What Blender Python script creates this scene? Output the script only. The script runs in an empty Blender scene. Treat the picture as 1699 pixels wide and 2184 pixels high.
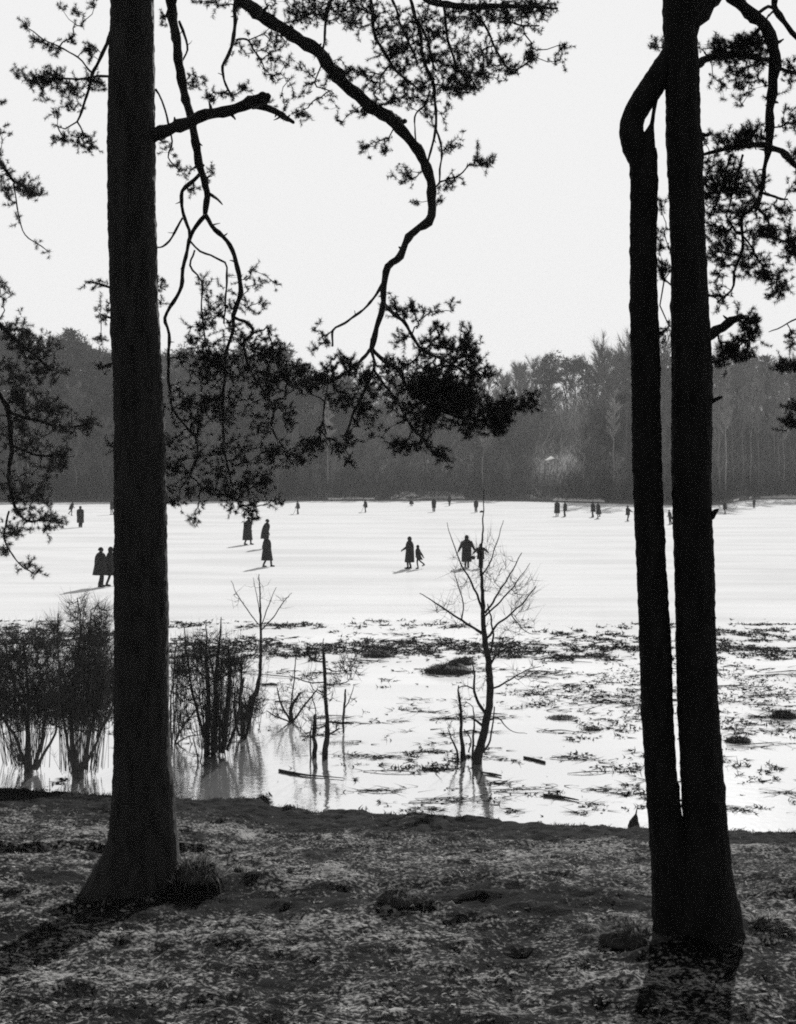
import bpy, math, random
import numpy as np
from mathutils import Vector, Matrix, noise

scene = bpy.context.scene
COL = scene.collection
R = math.radians
random.seed(7)
rng = np.random.default_rng(7)

# ------------------------------------------------------------------ camera
F, CX, YH, EYE = 3000.0, 849.5, 1005.0, 5.1      # focal length / horizon of the photograph, eye above the ice
cam_d = bpy.data.cameras.new("camera")
cam = bpy.data.objects.new("camera", cam_d)
COL.objects.link(cam)
cam.location = (0, 0, EYE)
cam.rotation_euler = (R(90), 0, 0)
cam_d.sensor_fit = 'VERTICAL'
cam_d.sensor_height = 24.0
cam_d.lens = 24.0 * F / 2184.0
cam_d.shift_y = -(1092.0 - YH) / 2184.0
cam_d.clip_start = 0.1
cam_d.clip_end = 5000
scene.camera = cam

# ------------------------------------------------------------------ sky and sun (black and white film)
SUN_EL, SUN_AZ = R(24), R(12.5)
world = bpy.data.worlds.new("World")
scene.world = world
world.use_nodes = True
wn, wl = world.node_tree.nodes, world.node_tree.links
wn.clear()
out = wn.new("ShaderNodeOutputWorld")
bg = wn.new("ShaderNodeBackground")
sky = wn.new("ShaderNodeTexSky")
sky.sky_type = 'NISHITA'
sky.sun_disc = False
sky.sun_elevation = SUN_EL
sky.sun_rotation = SUN_AZ
sky.dust_density = 3.0
bw = wn.new("ShaderNodeRGBToBW")
cap = wn.new("ShaderNodeMath"); cap.operation = 'MINIMUM'; cap.inputs[1].default_value = 5.5   # paper white of the print
wl.new(sky.outputs[0], bw.inputs[0])
wl.new(bw.outputs[0], cap.inputs[0])
wl.new(cap.outputs[0], bg.inputs[0])
bg.inputs[1].default_value = 0.13
wl.new(bg.outputs[0], out.inputs[0])

sun_d = bpy.data.lights.new("sun", 'SUN')
sun_d.energy = 5.0
sun_d.angle = R(0.5)
sun_d.color = (1.0, 0.995, 0.985)
sun = bpy.data.objects.new("sun", sun_d)
COL.objects.link(sun)
SV = Vector((math.sin(SUN_AZ) * math.cos(SUN_EL), math.cos(SUN_AZ) * math.cos(SUN_EL), math.sin(SUN_EL)))
sun.rotation_euler = (-SV).to_track_quat('-Z', 'Y').to_euler()
sun.location = SV * 60

scene.view_settings.view_transform = 'Standard'
scene.view_settings.look = 'None'
scene.view_settings.exposure = 0.32
scene.view_settings.gamma = 1.0
scene.cycles.filter_width = 1.9
scene.cycles.use_denoising = False
scene.cycles.max_bounces = 6
scene.cycles.volume_bounces = 0
scene.cycles.transparent_max_bounces = 8

# ------------------------------------------------------------------ helpers
def P(dx, dy, Y):
    return np.array(((dx - CX) / F * Y, Y, EYE - (dy - YH) / F * Y))

def on_ice(dx, dy):
    Y = EYE * F / (dy - YH)
    return np.array(((dx - CX) / F * Y, Y, 0.0))

def nz(x, y, z=0.0):
    return noise.noise(Vector((x, y, z)))

class MB:
    """collects tubes, blades and triangles and links them as one mesh object"""
    def __init__(self):
        self.v, self.t, self.q, self.n = [], [], [], 0
        self.tone = []
    def add(self, V, T=None, Q=None, tone=None):
        V = np.asarray(V, float).reshape(-1, 3)
        if T is not None and len(T): self.t.append(np.asarray(T, int).reshape(-1, 3) + self.n)
        if Q is not None and len(Q): self.q.append(np.asarray(Q, int).reshape(-1, 4) + self.n)
        self.v.append(V)
        if tone is None: tone = np.full(len(V), 0.5)
        self.tone.append(np.asarray(tone, float))
        self.n += len(V)
    def tube(self, pts, rad, sides=6, cap=True, rough=0.0, rfreq=30.0):
        pts = np.asarray(pts, float)
        n = len(pts)
        rad = np.broadcast_to(np.asarray(rad, float), (n,))
        tan = np.gradient(pts, axis=0)
        tan /= (np.linalg.norm(tan, axis=1, keepdims=True) + 1e-12)
        a = np.array((1.0, 0, 0)) if abs(tan[0][0]) < 0.8 else np.array((0, 1.0, 0))
        ang = np.arange(sides) / sides * 2 * math.pi
        ca, sa = np.cos(ang)[:, None], np.sin(ang)[:, None]
        V = np.empty((n, sides, 3))
        for i in range(n):
            b = a - tan[i] * np.dot(a, tan[i]); b /= np.linalg.norm(b) + 1e-12
            a = b
            c = np.cross(tan[i], b)
            r = np.full((sides, 1), rad[i])
            if rough:
                k = pts[i] * rfreq
                r[:, 0] *= [1 + rough * nz(k[0] + 3 * math.cos(w), k[1] + 3 * math.sin(w), k[2]) for w in ang]
            V[i] = pts[i] + r * (ca * b + sa * c)
        idx = np.arange(n * sides).reshape(n, sides)
        A, B = idx[:-1], idx[1:]
        Q = np.stack((A, np.roll(A, -1, 1), np.roll(B, -1, 1), B), -1).reshape(-1, 4)
        V = V.reshape(-1, 3)
        T = []
        if cap:
            V = np.vstack((V, pts[0], pts[-1] + tan[-1] * rad[-1] * .5))
            c0, c1 = n * sides, n * sides + 1
            for s in range(sides):
                T.append((c0, idx[0, (s + 1) % sides], idx[0, s]))
                T.append((c1, idx[-1, s], idx[-1, (s + 1) % sides]))
        self.add(V, T, Q)
    def rings(self, rings, cap=True):
        rings = np.asarray(rings, float)
        n, s = rings.shape[:2]
        idx = np.arange(n * s).reshape(n, s)
        A, B = idx[:-1], idx[1:]
        Q = np.stack((A, np.roll(A, -1, 1), np.roll(B, -1, 1), B), -1).reshape(-1, 4)
        V = rings.reshape(-1, 3); T = []
        if cap:
            V = np.vstack((V, rings[0].mean(0), rings[-1].mean(0)))
            for k in range(s):
                T.append((n * s, idx[0, (k + 1) % s], idx[0, k]))
                T.append((n * s + 1, idx[-1, k], idx[-1, (k + 1) % s]))
        self.add(V, T, Q)
    def blades(self, base, direc, length, width, tone=None):
        """thin tapering triangles, arrays of N"""
        n = len(base)
        d = direc / (np.linalg.norm(direc, axis=1, keepdims=True) + 1e-9)
        s = np.cross(d, rng.normal(size=(n, 3)))
        s /= (np.linalg.norm(s, axis=1, keepdims=True) + 1e-9)
        w = np.broadcast_to(np.asarray(width, float), (n,))[:, None] * .5
        l = np.broadcast_to(np.asarray(length, float), (n,))[:, None]
        V = np.stack((base - s * w, base + s * w, base + d * l), 1).reshape(-1, 3)
        self.add(V, np.arange(3 * n).reshape(-1, 3), tone=None if tone is None else np.repeat(tone, 3))
    def bent_blades(self, base, direc, length, width, droop, tone):
        n = len(base)
        d = direc / (np.linalg.norm(direc, axis=1, keepdims=True) + 1e-9)
        s = np.cross(d, rng.normal(size=(n, 3)))
        s /= (np.linalg.norm(s, axis=1, keepdims=True) + 1e-9)
        w = np.broadcast_to(np.asarray(width, float), (n,))[:, None] * .5
        l = np.broadcast_to(np.asarray(length, float), (n,))[:, None]
        m = base + d * l * .55
        tip = m + d * l * .45 + np.array((0, 0, -1.0)) * l * droop[:, None]
        V = np.stack((base - s * w, base + s * w, m + s * w * .8, m - s * w * .8, tip), 1).reshape(-1, 3)
        k = np.arange(n)[:, None] * 5
        self.add(V, k + np.array((3, 2, 4)), k + np.array((0, 1, 2, 3)), tone=np.repeat(tone, 5))
    def build(self, name, mat, parent=None, smooth=True, tone=False):
        me = bpy.data.meshes.new(name)
        V = np.vstack(self.v)
        T = np.vstack(self.t) if self.t else np.zeros((0, 3), int)
        Q = np.vstack(self.q) if self.q else np.zeros((0, 4), int)
        me.vertices.add(len(V)); me.vertices.foreach_set("co", V.ravel())
        L = np.concatenate((T.ravel(), Q.ravel()))
        me.loops.add(len(L)); me.loops.foreach_set("vertex_index", L.astype(np.int32))
        st = np.concatenate((np.arange(len(T)) * 3, len(T) * 3 + np.arange(len(Q)) * 4))
        me.polygons.add(len(st)); me.polygons.foreach_set("loop_start", st.astype(np.int32))
        me.update(calc_edges=True)
        me.validate()
        if smooth: me.shade_smooth()
        if tone:
            at = me.attributes.new("tone", 'FLOAT', 'POINT')
            at.data.foreach_set("value", np.concatenate(self.tone))
        me.materials.append(mat)
        o = bpy.data.objects.new(name, me)
        COL.objects.link(o)
        if parent is not None: o.parent = parent
        return o

def tag(o, label=None, cat=None, group=None, kind=None):
    if label: o["label"] = label
    if cat: o["category"] = cat
    if group: o["group"] = group
    if kind: o["kind"] = kind
    return o

def empty(name, loc, label, cat, group=None):
    o = bpy.data.objects.new(name, None)
    COL.objects.link(o)
    o.location = loc
    o.empty_display_size = .2
    return tag(o, label, cat, group)

def attach(o, parent):
    """parent a mesh made in world coordinates without moving it"""
    o.parent = parent
    o.matrix_parent_inverse = Matrix.Translation(parent.location).inverted()
    return o

def catmull(pts, rad, step):
    pts = np.asarray(pts, float); rad = np.asarray(rad, float)
    Pn = np.vstack((2 * pts[0] - pts[1], pts, 2 * pts[-1] - pts[-2]))
    ops, ors = [], []
    for i in range(len(pts) - 1):
        p0, p1, p2, p3 = Pn[i:i + 4]
        n = max(2, int(np.linalg.norm(p2 - p1) / step))
        for k in range(n):
            t = k / n
            ops.append(.5 * ((2 * p1) + (-p0 + p2) * t + (2 * p0 - 5 * p1 + 4 * p2 - p3) * t * t + (-p0 + 3 * p1 - 3 * p2 + p3) * t ** 3))
            ors.append(rad[i] * (1 - t) + rad[i + 1] * t)
    ops.append(pts[-1]); ors.append(rad[-1])
    return np.array(ops), np.array(ors)

# ------------------------------------------------------------------ materials (all neutral greys: black and white photograph)
def new_mat(name):
    m = bpy.data.materials.new(name); m.use_nodes = True
    nt = m.node_tree
    return m, nt, nt.nodes["Principled BSDF"]

def noise_mat(name, lo, hi, scale, rough=.9, bump=0.0, bscale=None, stretch=(1, 1, 1), spec=.2, detail=6, contrast=(.35, .65), vary=0.0):
    m, nt, b = new_mat(name)
    N, L = nt.nodes, nt.links
    tc = N.new("ShaderNodeTexCoord"); mp = N.new("ShaderNodeMapping")
    mp.inputs["Scale"].default_value = stretch
    L.new(tc.outputs["Object"], mp.inputs[0])
    n = N.new("ShaderNodeTexNoise"); n.inputs["Scale"].default_value = scale; n.inputs["Detail"].default_value = detail
    L.new(mp.outputs[0], n.inputs["Vector"])
    r = N.new("ShaderNodeValToRGB")
    r.color_ramp.elements[0].position, r.color_ramp.elements[1].position = contrast
    r.color_ramp.elements[0].color = (lo, lo * .985, lo * .97, 1)
    r.color_ramp.elements[1].color = (hi, hi * .985, hi * .97, 1)
    L.new(n.outputs[0], r.inputs[0])
    if vary:      # every tree its own grey
        oi = N.new("ShaderNodeObjectInfo"); mr = N.new("ShaderNodeMapRange")
        mr.inputs[3].default_value = 1 - vary; mr.inputs[4].default_value = 1 + vary
        L.new(oi.outputs["Random"], mr.inputs[0])
        hs = N.new("ShaderNodeHueSaturation"); L.new(mr.outputs[0], hs.inputs["Value"]); L.new(r.outputs[0], hs.inputs["Color"])
        L.new(hs.outputs[0], b.inputs["Base Color"])
    else:
        L.new(r.outputs[0], b.inputs["Base Color"])
    b.inputs["Roughness"].default_value = rough
    b.inputs["Specular IOR Level"].default_value = spec
    if bump:
        n2 = N.new("ShaderNodeTexNoise"); n2.inputs["Scale"].default_value = bscale or scale * 2; n2.inputs["Detail"].default_value = 8
        L.new(mp.outputs[0], n2.inputs["Vector"])
        bp = N.new("ShaderNodeBump"); bp.inputs["Strength"].default_value = bump; bp.inputs["Distance"].default_value = .02
        L.new(n2.outputs[0], bp.inputs["Height"]); L.new(bp.outputs[0], b.inputs["Normal"])
    return m

def tone_mat(name, lo, hi, transl=.35):
    """base colour from the per-blade tone attribute; thin dry leaves let light through"""
    m, nt, b = new_mat(name)
    N, L = nt.nodes, nt.links
    at = N.new("ShaderNodeAttribute"); at.attribute_name = "tone"
    r = N.new("ShaderNodeValToRGB")
    r.color_ramp.elements[0].color = (lo, lo, lo * .98, 1); r.color_ramp.elements[1].color = (hi, hi * .99, hi * .97, 1)
    L.new(at.outputs["Fac"], r.inputs[0])
    L.new(r.outputs[0], b.inputs["Base Color"])
    b.inputs["Roughness"].default_value = .8; b.inputs["Specular IOR Level"].default_value = .15
    t = N.new("ShaderNodeBsdfTranslucent"); L.new(r.outputs[0], t.inputs[0])
    mx = N.new("ShaderNodeMixShader"); mx.inputs[0].default_value = transl
    L.new(b.outputs[0], mx.inputs[1]); L.new(t.outputs[0], mx.inputs[2])
    L.new(mx.outputs[0], N["Material Output"].inputs[0])
    return m

M = {}
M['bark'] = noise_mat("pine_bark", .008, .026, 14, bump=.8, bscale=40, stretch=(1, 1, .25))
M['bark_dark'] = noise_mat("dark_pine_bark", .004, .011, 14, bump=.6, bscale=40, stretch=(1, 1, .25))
M['needle'] = noise_mat("pine_needles", .012, .03, 9, rough=.7)
M['needle_flare'] = noise_mat("flare_pale_needles", .05, .09, 9, rough=.7)  # needles paled in the colour to imitate lens flare
M['twig'] = noise_mat("bare_twigs", .015, .035, 8)
M['shrub'] = noise_mat("shrub_twigs", .06, .12, 8)
M['soil'] = noise_mat("bank_soil", .01, .04, 9, bump=.7, bscale=22, rough=.95)
def soil_material():
    """dark earth under pale straw and leaf litter, by the tone of the place and a fine fleck pattern"""
    m, nt, b = new_mat("bank_litter")
    N, L = nt.nodes, nt.links
    at = N.new("ShaderNodeAttribute"); at.attribute_name = "tone"
    tc = N.new("ShaderNodeTexCoord")
    n = N.new("ShaderNodeTexNoise"); n.inputs["Scale"].default_value = 26; n.inputs["Detail"].default_value = 5; n.inputs["Roughness"].default_value = .65
    L.new(tc.outputs["Object"], n.inputs["Vector"])
    a = N.new("ShaderNodeMath"); a.operation = 'MULTIPLY_ADD'; a.inputs[1].default_value = 5.0; a.inputs[2].default_value = -2.5
    L.new(n.outputs[0], a.inputs[0])
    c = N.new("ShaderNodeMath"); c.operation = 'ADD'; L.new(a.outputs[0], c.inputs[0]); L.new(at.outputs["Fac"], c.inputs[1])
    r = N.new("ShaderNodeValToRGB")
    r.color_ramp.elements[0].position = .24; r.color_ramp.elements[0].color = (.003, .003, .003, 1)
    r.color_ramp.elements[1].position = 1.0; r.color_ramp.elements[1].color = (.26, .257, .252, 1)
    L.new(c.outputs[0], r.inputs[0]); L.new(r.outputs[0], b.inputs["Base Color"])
    b.inputs["Roughness"].default_value = 1; b.inputs["Specular IOR Level"].default_value = .05
    bp = N.new("ShaderNodeBump"); bp.inputs["Strength"].default_value = .8; bp.inputs["Distance"].default_value = .03
    L.new(n.outputs[0], bp.inputs["Height"]); L.new(bp.outputs[0], b.inputs["Normal"])
    return m
M['soil'] = soil_material()
M['litter'] = noise_mat("dead_litter", .01, .035, 6)
M['wood'] = noise_mat("wet_wood", .02, .05, 20)
M['grass'] = tone_mat("dry_grass", .003, .62)
M['tussock'] = tone_mat("tussock_grass", .01, .3, .3)
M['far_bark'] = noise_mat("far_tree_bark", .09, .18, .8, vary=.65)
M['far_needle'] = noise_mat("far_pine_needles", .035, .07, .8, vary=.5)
M['far_brush'] = tone_mat("far_brush", .015, .26, .35)
M['pale_bark'] = noise_mat("pale_far_bark", .22, .36, .8, vary=.4)
M['hill'] = noise_mat("far_leaf_litter", .07, .12, .15)
M['snow'] = noise_mat("snow", .78, .86, 2.0)
M['wool'] = noise_mat("dark_wool", .012, .024, 30)
M['wool_grey'] = noise_mat("grey_wool", .03, .05, 30)
M['skin'] = noise_mat("skin", .05, .07, 20, rough=.6)
M['leather'] = noise_mat("dark_leather", .012, .02, 30, rough=.6)
M['canvas'] = tone_mat("white_canvas", .92, .92, .92)
M['plank'] = noise_mat("dark_planks", .03, .06, 6, stretch=(1, 1, .1))

def ice_material():
    m, nt, b = new_mat("snowy_ice")
    N, L = nt.nodes, nt.links
    geo = N.new("ShaderNodeNewGeometry")
    mp = N.new("ShaderNodeMapping"); mp.inputs["Scale"].default_value = (.35, 1.0, 1.0)
    L.new(geo.outputs["Position"], mp.inputs[0])
    n = N.new("ShaderNodeTexNoise"); n.inputs["Scale"].default_value = .22; n.inputs["Detail"].default_value = 7
    L.new(mp.outputs[0], n.inputs["Vector"])
    r = N.new("ShaderNodeValToRGB")
    r.color_ramp.elements[0].position = .36; r.color_ramp.elements[0].color = (.76, .76, .76, 1)
    r.color_ramp.elements[1].position = .56; r.color_ramp.elements[1].color = (.86, .86, .86, 1)
    L.new(n.outputs[0], r.inputs[0])
    # long faint scratches of the skates
    mp2 = N.new("ShaderNodeMapping"); mp2.inputs["Scale"].default_value = (.16, 1.2, 1.0); mp2.inputs["Rotation"].default_value = (0, 0, R(14))
    L.new(geo.outputs["Position"], mp2.inputs[0])
    n2 = N.new("ShaderNodeTexNoise"); n2.inputs["Scale"].default_value = .7; n2.inputs["Detail"].default_value = 9
    L.new(mp2.outputs[0], n2.inputs["Vector"])
    r2 = N.new("ShaderNodeValToRGB")
    r2.color_ramp.elements[0].position = .38; r2.color_ramp.elements[0].color = (.95, .95, .95, 1)
    r2.color_ramp.elements[1].position = .5; r2.color_ramp.elements[1].color = (1, 1, 1, 1)
    L.new(n2.outputs[0], r2.inputs[0])
    mx = N.new("ShaderNodeMixRGB"); mx.blend_type = 'MULTIPLY'; mx.inputs[0].default_value = 1
    L.new(r.outputs[0], mx.inputs[1]); L.new(r2.outputs[0], mx.inputs[2])
    L.new(mx.outputs[0], b.inputs["Base Color"])
    b.inputs["Roughness"].default_value = .9
    b.inputs["Specular IOR Level"].default_value = 0
    # bare wet ice near the bank
    g = N.new("ShaderNodeBsdfGlossy"); g.inputs["Color"].default_value = (.93, .93, .93, 1); g.inputs["Roughness"].default_value = .055
    bp = N.new("ShaderNodeBump"); bp.inputs["Strength"].default_value = .22; bp.inputs["Distance"].default_value = .02
    nb = N.new("ShaderNodeTexNoise"); nb.inputs["Scale"].default_value = 5; nb.inputs["Detail"].default_value = 5
    L.new(geo.outputs["Position"], nb.inputs["Vector"])
    L.new(nb.outputs[0], bp.inputs["Height"]); L.new(bp.outputs[0], g.inputs["Normal"])
    sx = N.new("ShaderNodeSeparateXYZ"); L.new(geo.outputs["Position"], sx.inputs[0])
    xs = N.new("ShaderNodeMath"); xs.operation = 'MULTIPLY_ADD'; xs.inputs[1].default_value = .45
    L.new(sx.outputs[0], xs.inputs[0]); L.new(sx.outputs[1], xs.inputs[2])
    n3 = N.new("ShaderNodeTexNoise"); n3.inputs["Scale"].default_value = .5; n3.inputs["Detail"].default_value = 4
    L.new(geo.outputs["Position"], n3.inputs["Vector"])
    ad = N.new("ShaderNodeMath"); ad.operation = 'MULTIPLY_ADD'; ad.inputs[1].default_value = 8.0
    L.new(n3.outputs[0], ad.inputs[0]); L.new(xs.outputs[0], ad.inputs[2])
    mr = N.new("ShaderNodeMapRange"); mr.inputs[1].default_value = 29; mr.inputs[2].default_value = 41
    mr.inputs[3].default_value = .9; mr.inputs[4].default_value = .12
    L.new(ad.outputs[0], mr.inputs[0])
    ms = N.new("ShaderNodeMixShader")
    L.new(mr.outputs[0], ms.inputs[0]); L.new(b.outputs[0], ms.inputs[1]); L.new(g.outputs[0], ms.inputs[2])
    L.new(ms.outputs[0], N["Material Output"].inputs[0])
    return m
M['ice'] = ice_material()

# ------------------------------------------------------------------ ground, ice and far shore
PY = [-80, 0, 3, 6, 8, 10, 11.8, 12.6, 14, 17, 19.4, 20.15, 20.8, 23, 30, 60, 4000]
PZ = [8, 3.5, 3.0, 2.33, 1.93, 1.72, 1.58, 1.50, 1.18, .62, .27, .17, -.08, -.3, -.9, -2, -2]
HUMPS = [(415, 1870, 11.9, .26, .20), (330, 1905, 11.75, .34, .14), (850, 1950, 11.2, .28, .13), (1480, 1985, 10.1, .50, .13),
         (720, 1890, 12.2, .5, .08), (1080, 1900, 11.9, .7, .09), (560, 1890, 12.0, .3, .10), (1640, 1990, 10.3, .35, .08)]
HUMPS = [(P(a, b, c)[0], c, d, e) for a, b, c, d, e in HUMPS]

def ground_z(x, y):
    w = min(1, max(0, (y - 13) / 6))
    yp = y + w * .2 * x
    if y > 15:
        t = min(1, max(0, (-1.85 - x) / .25)); yp -= .42 * t
        yp += .16 * nz(x * 1.1, 3.3, 8) + .07 * nz(x * 4, 1.3, 2)
    z = float(np.interp(yp, PY, PZ))
    if -3 < y < 24 and abs(x) < 14:
        z += .05 * nz(x * .7, y * .9, 1.7) + .045 * nz(x * 1.9, y * 2.6, 5) + .05 * nz(x * 3.6, y * 5, 9) + .032 * nz(x * 9, y * 12, 4)
        for hx, hy, hr, hh in HUMPS:
            q = ((x - hx) ** 2 + (y - hy) ** 2) / (hr * hr)
            if q < 6: z += hh * math.exp(-q * 1.3)
    return z

def litter_shade_tone(x, y):
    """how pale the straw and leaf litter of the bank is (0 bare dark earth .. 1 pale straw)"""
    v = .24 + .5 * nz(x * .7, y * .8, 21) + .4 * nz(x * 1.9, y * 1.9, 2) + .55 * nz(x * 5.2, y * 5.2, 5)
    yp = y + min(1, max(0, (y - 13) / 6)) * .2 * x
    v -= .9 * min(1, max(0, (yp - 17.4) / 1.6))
    if -2.0 < x < 2.2: v -= .6 * math.exp(-((y - 11.35 + .25 * nz(x * 1.5, 3, 3)) / .34) ** 2)  # shade of the camera-facing ridge painted into the tone
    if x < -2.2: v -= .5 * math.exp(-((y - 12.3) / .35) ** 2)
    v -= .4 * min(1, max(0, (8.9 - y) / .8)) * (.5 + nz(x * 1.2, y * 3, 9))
    for bx_, by_, r_ in ((2.13, 9.85, .5), (-2.1, 11.85, .5)):      # darker tone round the feet of the pines
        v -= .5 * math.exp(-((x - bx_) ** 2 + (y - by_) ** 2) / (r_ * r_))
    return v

def grid_mesh(name, xs, ys, zf, mat, smooth=True):
    V = np.array([(x, y, zf(x, y)) for y in ys for x in xs])
    nx, ny = len(xs), len(ys)
    i = np.arange(nx * ny).reshape(ny, nx)
    Q = np.stack((i[:-1, :-1], i[:-1, 1:], i[1:, 1:], i[1:, :-1]), -1).reshape(-1, 4)
    mb = MB(); mb.add(V, None, Q, tone=[litter_shade_tone(p[0], p[1]) for p in V])
    return mb.build(name, mat, smooth=smooth, tone=True)

xs = np.concatenate(([-1500, -500, -150, -60, -30, -18, -12, -9], np.arange(-7.5, 6.5, .055), [7, 9, 12, 18, 30, 60, 150, 500, 1500]))
ys = np.concatenate(([-80, -40, -20, -8, -3, 0, 3, 5, 6.2], np.arange(7, 22.6, .055), [23, 25, 30, 45, 60, 200, 900, 3000]))
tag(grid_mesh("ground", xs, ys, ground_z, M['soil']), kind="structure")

mb = MB()
mb.add([(-900, 17, 0), (900, 17, 0), (900, 330, 0), (-900, 330, 0)], None, [(0, 1, 2, 3)])
tag(mb.build("frozen_lake", M['ice']), kind="structure")

SX = [-3000, -300, 0, 250, 600, 900, 1010, 1150, 1300, 1480, 1540, 1580, 1620, 1699, 2100, 4000]
SYP = [1071, 1071, 1071, 1071, 1068.5, 1068, 1067, 1070, 1074, 1079, 1077, 1068, 1064, 1064, 1066, 1068]
def shore(dx): return EYE * F / (np.interp(dx, SX, SYP) - YH)
HS = [-3, 0, .6, 3, 12, 35, 70, 120, 250, 900]
HZ = [-.4, 0, .35, .8, 2.0, 7.5, 11.5, 13, 14, 14]
def hill(dx, s):
    """a point of the far bank: image column at the shore, metres behind the shoreline"""
    Y0 = shore(dx); k = (dx - CX) / F
    z = np.interp(s, HS, HZ)
    if s > 1: z += .5 * nz(k * 60, s * .08, 3)
    return np.array((k * (Y0 + s), Y0 + s, z))
cols = np.arange(-2600, 4300, 24.0)
rows = [-3, -.5, 0, .5, 1.5, 4, 8, 14, 22, 32, 45, 60, 80, 110, 160, 260, 900]
V = np.array([hill(c, s) for s in rows for c in cols])
i = np.arange(len(cols) * len(rows)).reshape(len(rows), len(cols))
mb = MB(); mb.add(V, None, np.stack((i[:-1, :-1], i[:-1, 1:], i[1:, 1:], i[1:, :-1]), -1).reshape(-1, 4))
tag(mb.build("far_hillside", M['hill']), kind="structure")

# snow lying on the far bank
def snow_patch(x0, x1, s0, s1, seed):
    cs = np.linspace(x0, x1, 26); k = len(cs); rr = []
    for j, t in enumerate((0, .33, .66, 1)):
        for q, c in enumerate(cs):
            w = math.sin(math.pi * (q + .4) / (k - .2)) ** .4
            s = s0 + (s1 - s0) * t * w * (1 + .45 * nz(c * .03, seed, t))
            p = hill(c, max(.1, s)); p[2] += .05
            rr.append(p)
    i = np.arange(len(rr)).reshape(4, k)
    mb = MB(); mb.add(rr, None, np.stack((i[:-1, :-1], i[:-1, 1:], i[1:, 1:], i[1:, :-1]), -1).reshape(-1, 4))
    tag(mb.build("snow_bank", M['snow']), kind="structure")
snow_patch(835, 992, .3, 7.5, 1)
snow_patch(700, 800, .3, 2.4, 2)
snow_patch(1180, 1290, .3, 2.2, 4)
snow_patch(1565, 1760, .2, 1.6, 3)

# ------------------------------------------------------------------ the wood across the lake
def bare_tree_mesh(seed, h, spread, slim=False):
    rd = random.Random(seed); mb = MB()
    n = 9
    wv = .0022 if slim else .009
    pts = [np.array((h * wv * rd.gauss(0, 1) * k, h * wv * rd.gauss(0, 1) * k, h * .97 * k / (n - 1))) for k in range(n)]
    mb.tube(pts, np.linspace(h * (.009 if slim else .013), .03, n), 6)
    pts = np.array(pts)
    B, D, Ln, W = [], [], [], []
    nl = 26
    for i in range(nl):
        t = rd.uniform(.45 if slim else .22, .97)
        p = np.array([np.interp(t, np.linspace(0, 1, n), pts[:, a]) for a in range(3)])
        az = rd.uniform(0, 6.283); up = rd.uniform(.5, 1.5)
        L1 = spread * (1.15 - t) * rd.uniform(.6, 1.1) + .6
        d = np.array((math.cos(az), math.sin(az), up)); d /= np.linalg.norm(d)
        e = p + d * L1; e[2] += L1 * .15
        m = (p + e) / 2 + np.array((rd.gauss(0, .1), rd.gauss(0, .1), -.06 * L1))
        mb.tube([p, m, e], [.07, .045, .02], 3, cap=False)
        for j in range(46):
            u = rd.uniform(.15, 1.0)
            q = p + (e - p) * u
            dd = d + np.array((rd.gauss(0, .6), rd.gauss(0, .6), rd.gauss(.25, .5)))
            B.append(q); D.append(dd); Ln.append(rd.uniform(.6, 1.9) * (1.3 - .5 * u)); W.append(rd.uniform(.035, .075))
    mb.blades(np.array(B), np.array(D), np.array(Ln), np.array(W))
    return mb

def pine_crown_mesh(seed, h, spread, low=.45):
    rd = random.Random(seed); mb = MB(); n = 7
    pts = np.array([np.array((h * .01 * rd.gauss(0, 1) * k, h * .01 * rd.gauss(0, 1) * k, h * .95 * k / (n - 1))) for k in range(n)])
    mb.tube(pts, np.linspace(h * .014, .05, n), 6)
    B, D, Ln, W = [], [], [], []
    for i in range(34):
        t = low + (1 - low) * rd.random() ** .8
        p = np.array([np.interp(t, np.linspace(0, 1, n), pts[:, a]) for a in range(3)])
        az = rd.uniform(0, 6.283)
        prof = math.sin(math.pi * min(1, (t - low) / (1 - low) * .8 + .18)) ** .7
        L1 = spread * prof * rd.uniform(.35, 1.0)
        e = p + np.array((math.cos(az) * L1, math.sin(az) * L1, L1 * rd.uniform(.05, .45)))
        mb.tube([p, (p + e) / 2, e], [.08, .05, .03], 3, cap=False)
        for c in range(3):
            cc = p + (e - p) * rd.uniform(.6, 1.1) + np.array([rd.gauss(0, .3) for _ in range(3)])
            for j in range(26):
                v = np.array((rd.gauss(0, 1), rd.gauss(0, 1), rd.gauss(.3, .7)))
                B.append(cc + v * np.array((.42, .42, .22))); D.append(v); Ln.append(rd.uniform(.3, .75)); W.append(rd.uniform(.12, .26))
    mb.blades(np.array(B), np.array(D), np.array(Ln), np.array(W))
    return mb

FAR = {'bare_tree': [], 'far_pine': []}
for k in range(6):
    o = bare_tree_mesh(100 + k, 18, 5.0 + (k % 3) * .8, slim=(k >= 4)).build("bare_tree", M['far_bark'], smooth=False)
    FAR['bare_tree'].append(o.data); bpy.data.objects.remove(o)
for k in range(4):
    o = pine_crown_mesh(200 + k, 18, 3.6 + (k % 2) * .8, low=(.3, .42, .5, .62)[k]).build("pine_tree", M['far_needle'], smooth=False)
    FAR['far_pine'].append(o.data); bpy.data.objects.remove(o)

def far_tree(kind, var, dx, s, h, label, group):
    me = FAR[kind][var % len(FAR[kind])]
    o = bpy.data.objects.new("bare_tree" if kind == 'bare_tree' else "pine_tree", me)
    COL.objects.link(o)
    p = hill(dx, s); p[2] -= .1
    o.location = p
    o.rotation_euler = (0, 0, random.uniform(0, 6.28))
    sc = h / 18
    o.scale = (sc * random.uniform(.9, 1.2) if sc < 1.3 else 1.2, sc if sc < 1.2 else 1.2, sc)
    return tag(o, label, "tree", group)

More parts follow.
